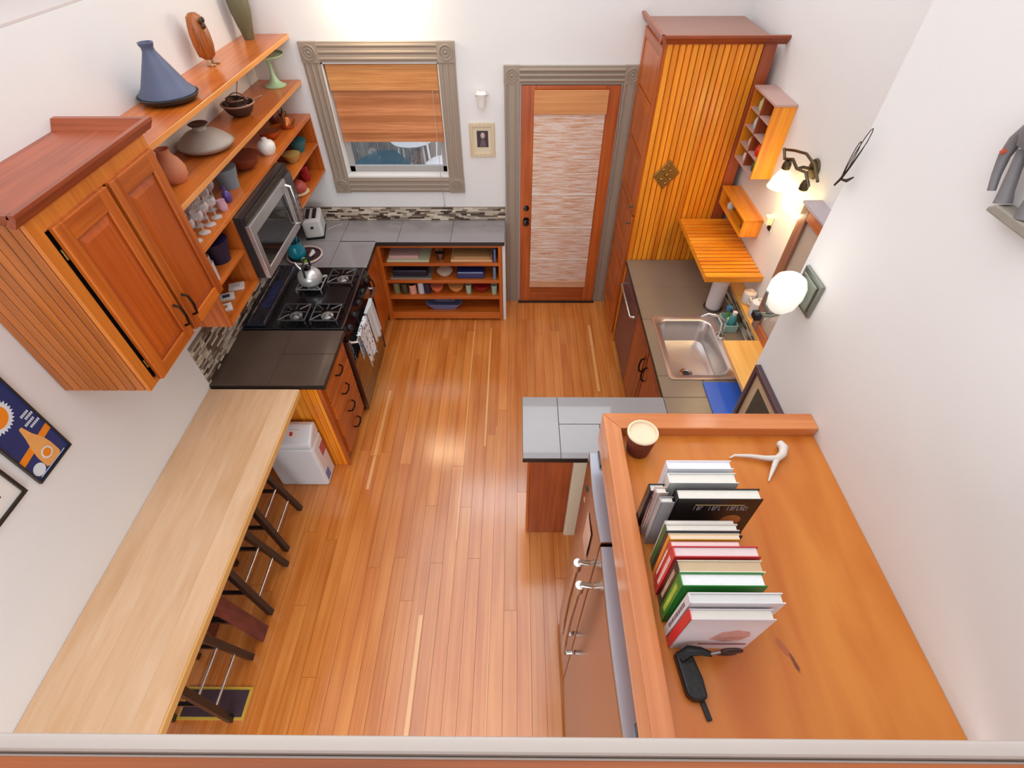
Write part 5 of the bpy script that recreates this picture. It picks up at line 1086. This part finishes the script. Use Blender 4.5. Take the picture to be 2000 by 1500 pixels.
for q in (('olive green can at the left end of the third row', -1.16, .032, .11, (120, 122, 84), (160, 160, 160)), ('dark olive can second from the left in the third row', -1.085, .032, .11, (70, 66, 46), (40, 40, 60)), ('pink and cream can third from the left in the third row', -1.005, .036, .10, (226, 160, 136), (40, 36, 40)), ('black and white jar fourth from the left in the third row', -.925, .03, .12, (200, 204, 214), (230, 230, 230)), ('dark blue jar fifth from the left in the third row', -.86, .028, .10, (40, 42, 66), (80, 80, 110))): can(*q)
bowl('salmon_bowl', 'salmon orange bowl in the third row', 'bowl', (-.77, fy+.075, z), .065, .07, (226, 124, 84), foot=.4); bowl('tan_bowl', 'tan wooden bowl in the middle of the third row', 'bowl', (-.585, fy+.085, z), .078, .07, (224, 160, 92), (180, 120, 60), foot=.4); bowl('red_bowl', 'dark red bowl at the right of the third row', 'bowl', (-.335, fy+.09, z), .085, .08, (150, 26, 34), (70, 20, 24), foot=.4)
t = E('tumbler', 'greenish glass tumbler between the tan and the red bowl', 'glass', (-.465, fy+.05, z)); B().lathe([(.026, 0), (.03, .10), (.027, .10), (.023, .01), (0, .01)], (-.462, fy+.05, z), 14).build('tumbler_body', pm('green_tumbler', (160, 186, 168), .2), t)
t = E('tumbler', 'greenish glass tumbler right of the red bowl', 'glass', (-.205, fy+.05, z)); B().lathe([(.026, 0), (.03, .10), (.027, .10), (.023, .01), (0, .01)], (-.212, fy+.04, z), 14).build('tumbler_body', pm('green_tumbler', (160, 186, 168)), t)
z = shz(0)
t = E('enamel_basin', 'blue-grey oblong basin on the bottom row of the open shelf', 'basin', (-.72, fy+.1, z))
vs = []; fs = []; rg = ((-.84, -.60, fy+.03, fy+.16, .03, 0), (-.90, -.54, fy+.0, fy+.20, .04, .075), (-.89, -.55, fy+.01, fy+.19, .04, .073), (-.83, -.61, fy+.04, fy+.15, .03, .006))
for q in rg: vs += [(a, b, z+q[5]) for a, b in rrect(*q[:5])]
for j in range(3):
    for i in range(24): fs.append((j*24+i, j*24+(i+1) % 24, (j+1)*24+(i+1) % 24, (j+1)*24+i))
fs += [tuple(range(24))[::-1], tuple(72+i for i in range(24))]
B().add(vs, fs, True).build('basin_body', pm('basin_blue', (110, 124, 168), .35), t)

# ================================================================ BAR, STOOLS, BIN
t = E('breakfast_bar', 'long pale maple breakfast bar along the left wall', 'counter', (-1.66, 1.0, .85))
BAR = wood('maple_bar', (212, 168, 124), (228, 192, 156), ax='y', rough=.38, fine=22, streak=3, coat=.1, rnd=.05)
k0 = .0; xs = [XL+.002, -1.865, -1.75, -1.635, -1.52, -1.405]
for i in range(5):
    B().box(xs[i], xs[i+1]-.0004, -.2, 2.19, .855, .892).build('bar_stave', BAR, t)
bx('edge_strip', wood('bar_edge', (216, 160, 84), (236, 190, 124), ax='y'), t, -1.405, -1.394, -.2, 2.19, .852, .8925, bevel=.002)
bx('wall_cleat', cab('y'), t, XL+.002, XL+.04, -.2, 2.18, .80, .8545)
SB = pm('stool_black', (22, 17, 20), .35, coat=.3)
def stool(lab, yc, xr=-1.56, xl=-1.90, hw=.155):
    t = E('bar_stool', lab, 'stool', ((xr+xl)/2, yc, 0), 'black bar stools tucked under the breakfast bar')
    xc = (xr+xl)/2
    tops = {}
    for sx in (-1, 1):
        for sy in (-1, 1):
            a = ((xr if sx > 0 else xl), yc+sy*hw, 0); b = (xc+sx*.085, yc+sy*(hw-.045), .615); tops[sx, sy] = (Vector(a), Vector(b))
            B().bar(a, b, .034, .038).build('leg', SB, t, .002)
    def at_(k, z): a, b = tops[k]; return a+(b-a)*(z/.615)
    for z, m_ in ((.17, CHROME), (.34, CHROME)): B().tube([at_((1, -1), z), at_((1, 1), z)], .007, 8).build('foot_rung', m_, t)
    for sy in (-1, 1): B().bar(at_((-1, sy), .27), at_((1, sy), .27), .02).build('side_rung', SB, t)
    B().bar(at_((-1, -1), .2), at_((-1, 1), .2), .02).build('rear_rung', SB, t)
    B().box(xc-.14, xc+.14, yc-.19, yc+.19, .616, .655).build('seat', SB, t, .012)
stool('black bar stool nearest the white bin', 1.68); stool('black bar stool in the middle of the row under the bar', 1.265, -1.53, -1.87); stool('black bar stool nearest the camera with a yellow-edged mat below', .70, -1.56, -1.88)
t = E('plank_stool', 'reddish plank-legged stool between two black stools', 'stool', (-1.68, 1.0, 0))
MH = wood('mahogany', (74, 24, 26), (122, 56, 58), ax='z', rough=.3, coat=.4)
B().bar((-1.525, .985, 0), (-1.64, .99, .60), .09, .09, .02).build('leg', MH, t, .002); B().bar((-1.83, 1.0, 0), (-1.73, 1.0, .60), .085, .085, .02).build('leg', MH, t, .002)
B().box(-1.80, -1.58, .93, 1.05, .601, .63).build('seat', MH, t, .006); B().bar((-1.80, 1.0, .2), (-1.57, .99, .2), .03).build('brace', SB, t)
t = E('floor_mat', 'small dark mat with yellow border on the floor under the nearest stool', 'mat', (-1.68, .62, .001))
bx('border', pm('mat_yellow', (206, 168, 60), .8), t, -1.86, -1.49, .54, .70, .0005, .006); bx('center', pm('mat_dark', (66, 44, 52), .8, var=.4, scale=50), t, -1.845, -1.505, .555, .685, .0062, .009)
# white bin
t = E('storage_bin', 'white plastic bin with folded lid on the floor beside the drawers', 'bin', (-1.55, 2.12, 0))
BN = pm('bin_white', (226, 228, 230), .35)
bx('body', BN, t, -1.755, -1.395, 2.03, 2.205, 0, .45, bevel=.02)
B().prism([(2.032, .4505), (2.203, .4505), (2.203, .555), (2.16, .57), (2.032, .50)], 'x', -1.752, -1.398).build('lid', BN, t, .015)
b = B(); b.m = Matrix.Translation((-1.52, 2.10, .5395)) @ Matrix.Rotation(R(28.7), 4, 'X'); b.box(-.035, .035, -.028, .028, -.001, .0012).build('label', pm('label_paper', (236, 226, 216), .5), t)
b = B(); b.m = Matrix.Translation((-1.535, 2.10, .5395)) @ Matrix.Rotation(R(28.7), 4, 'X'); b.box(-.012, .010, -.014, .014, .0013, .002).build('label_print', pm('label_red', (206, 62, 70), .5), t)
bx('blue_sticker', pm('sticker_blue', (110, 130, 190), .5), t, -1.3945, -1.393, 2.05, 2.11, .05, .14); bx('red_print', pm('sticker_red', (190, 96, 100), .5), t, -1.3945, -1.393, 2.11, 2.19, .27, .37)
B().box(-1.756, -1.7552, 2.05, 2.19, .05, .3).build('side_label', pm('sticker_grey', (150, 146, 150), .5), t)
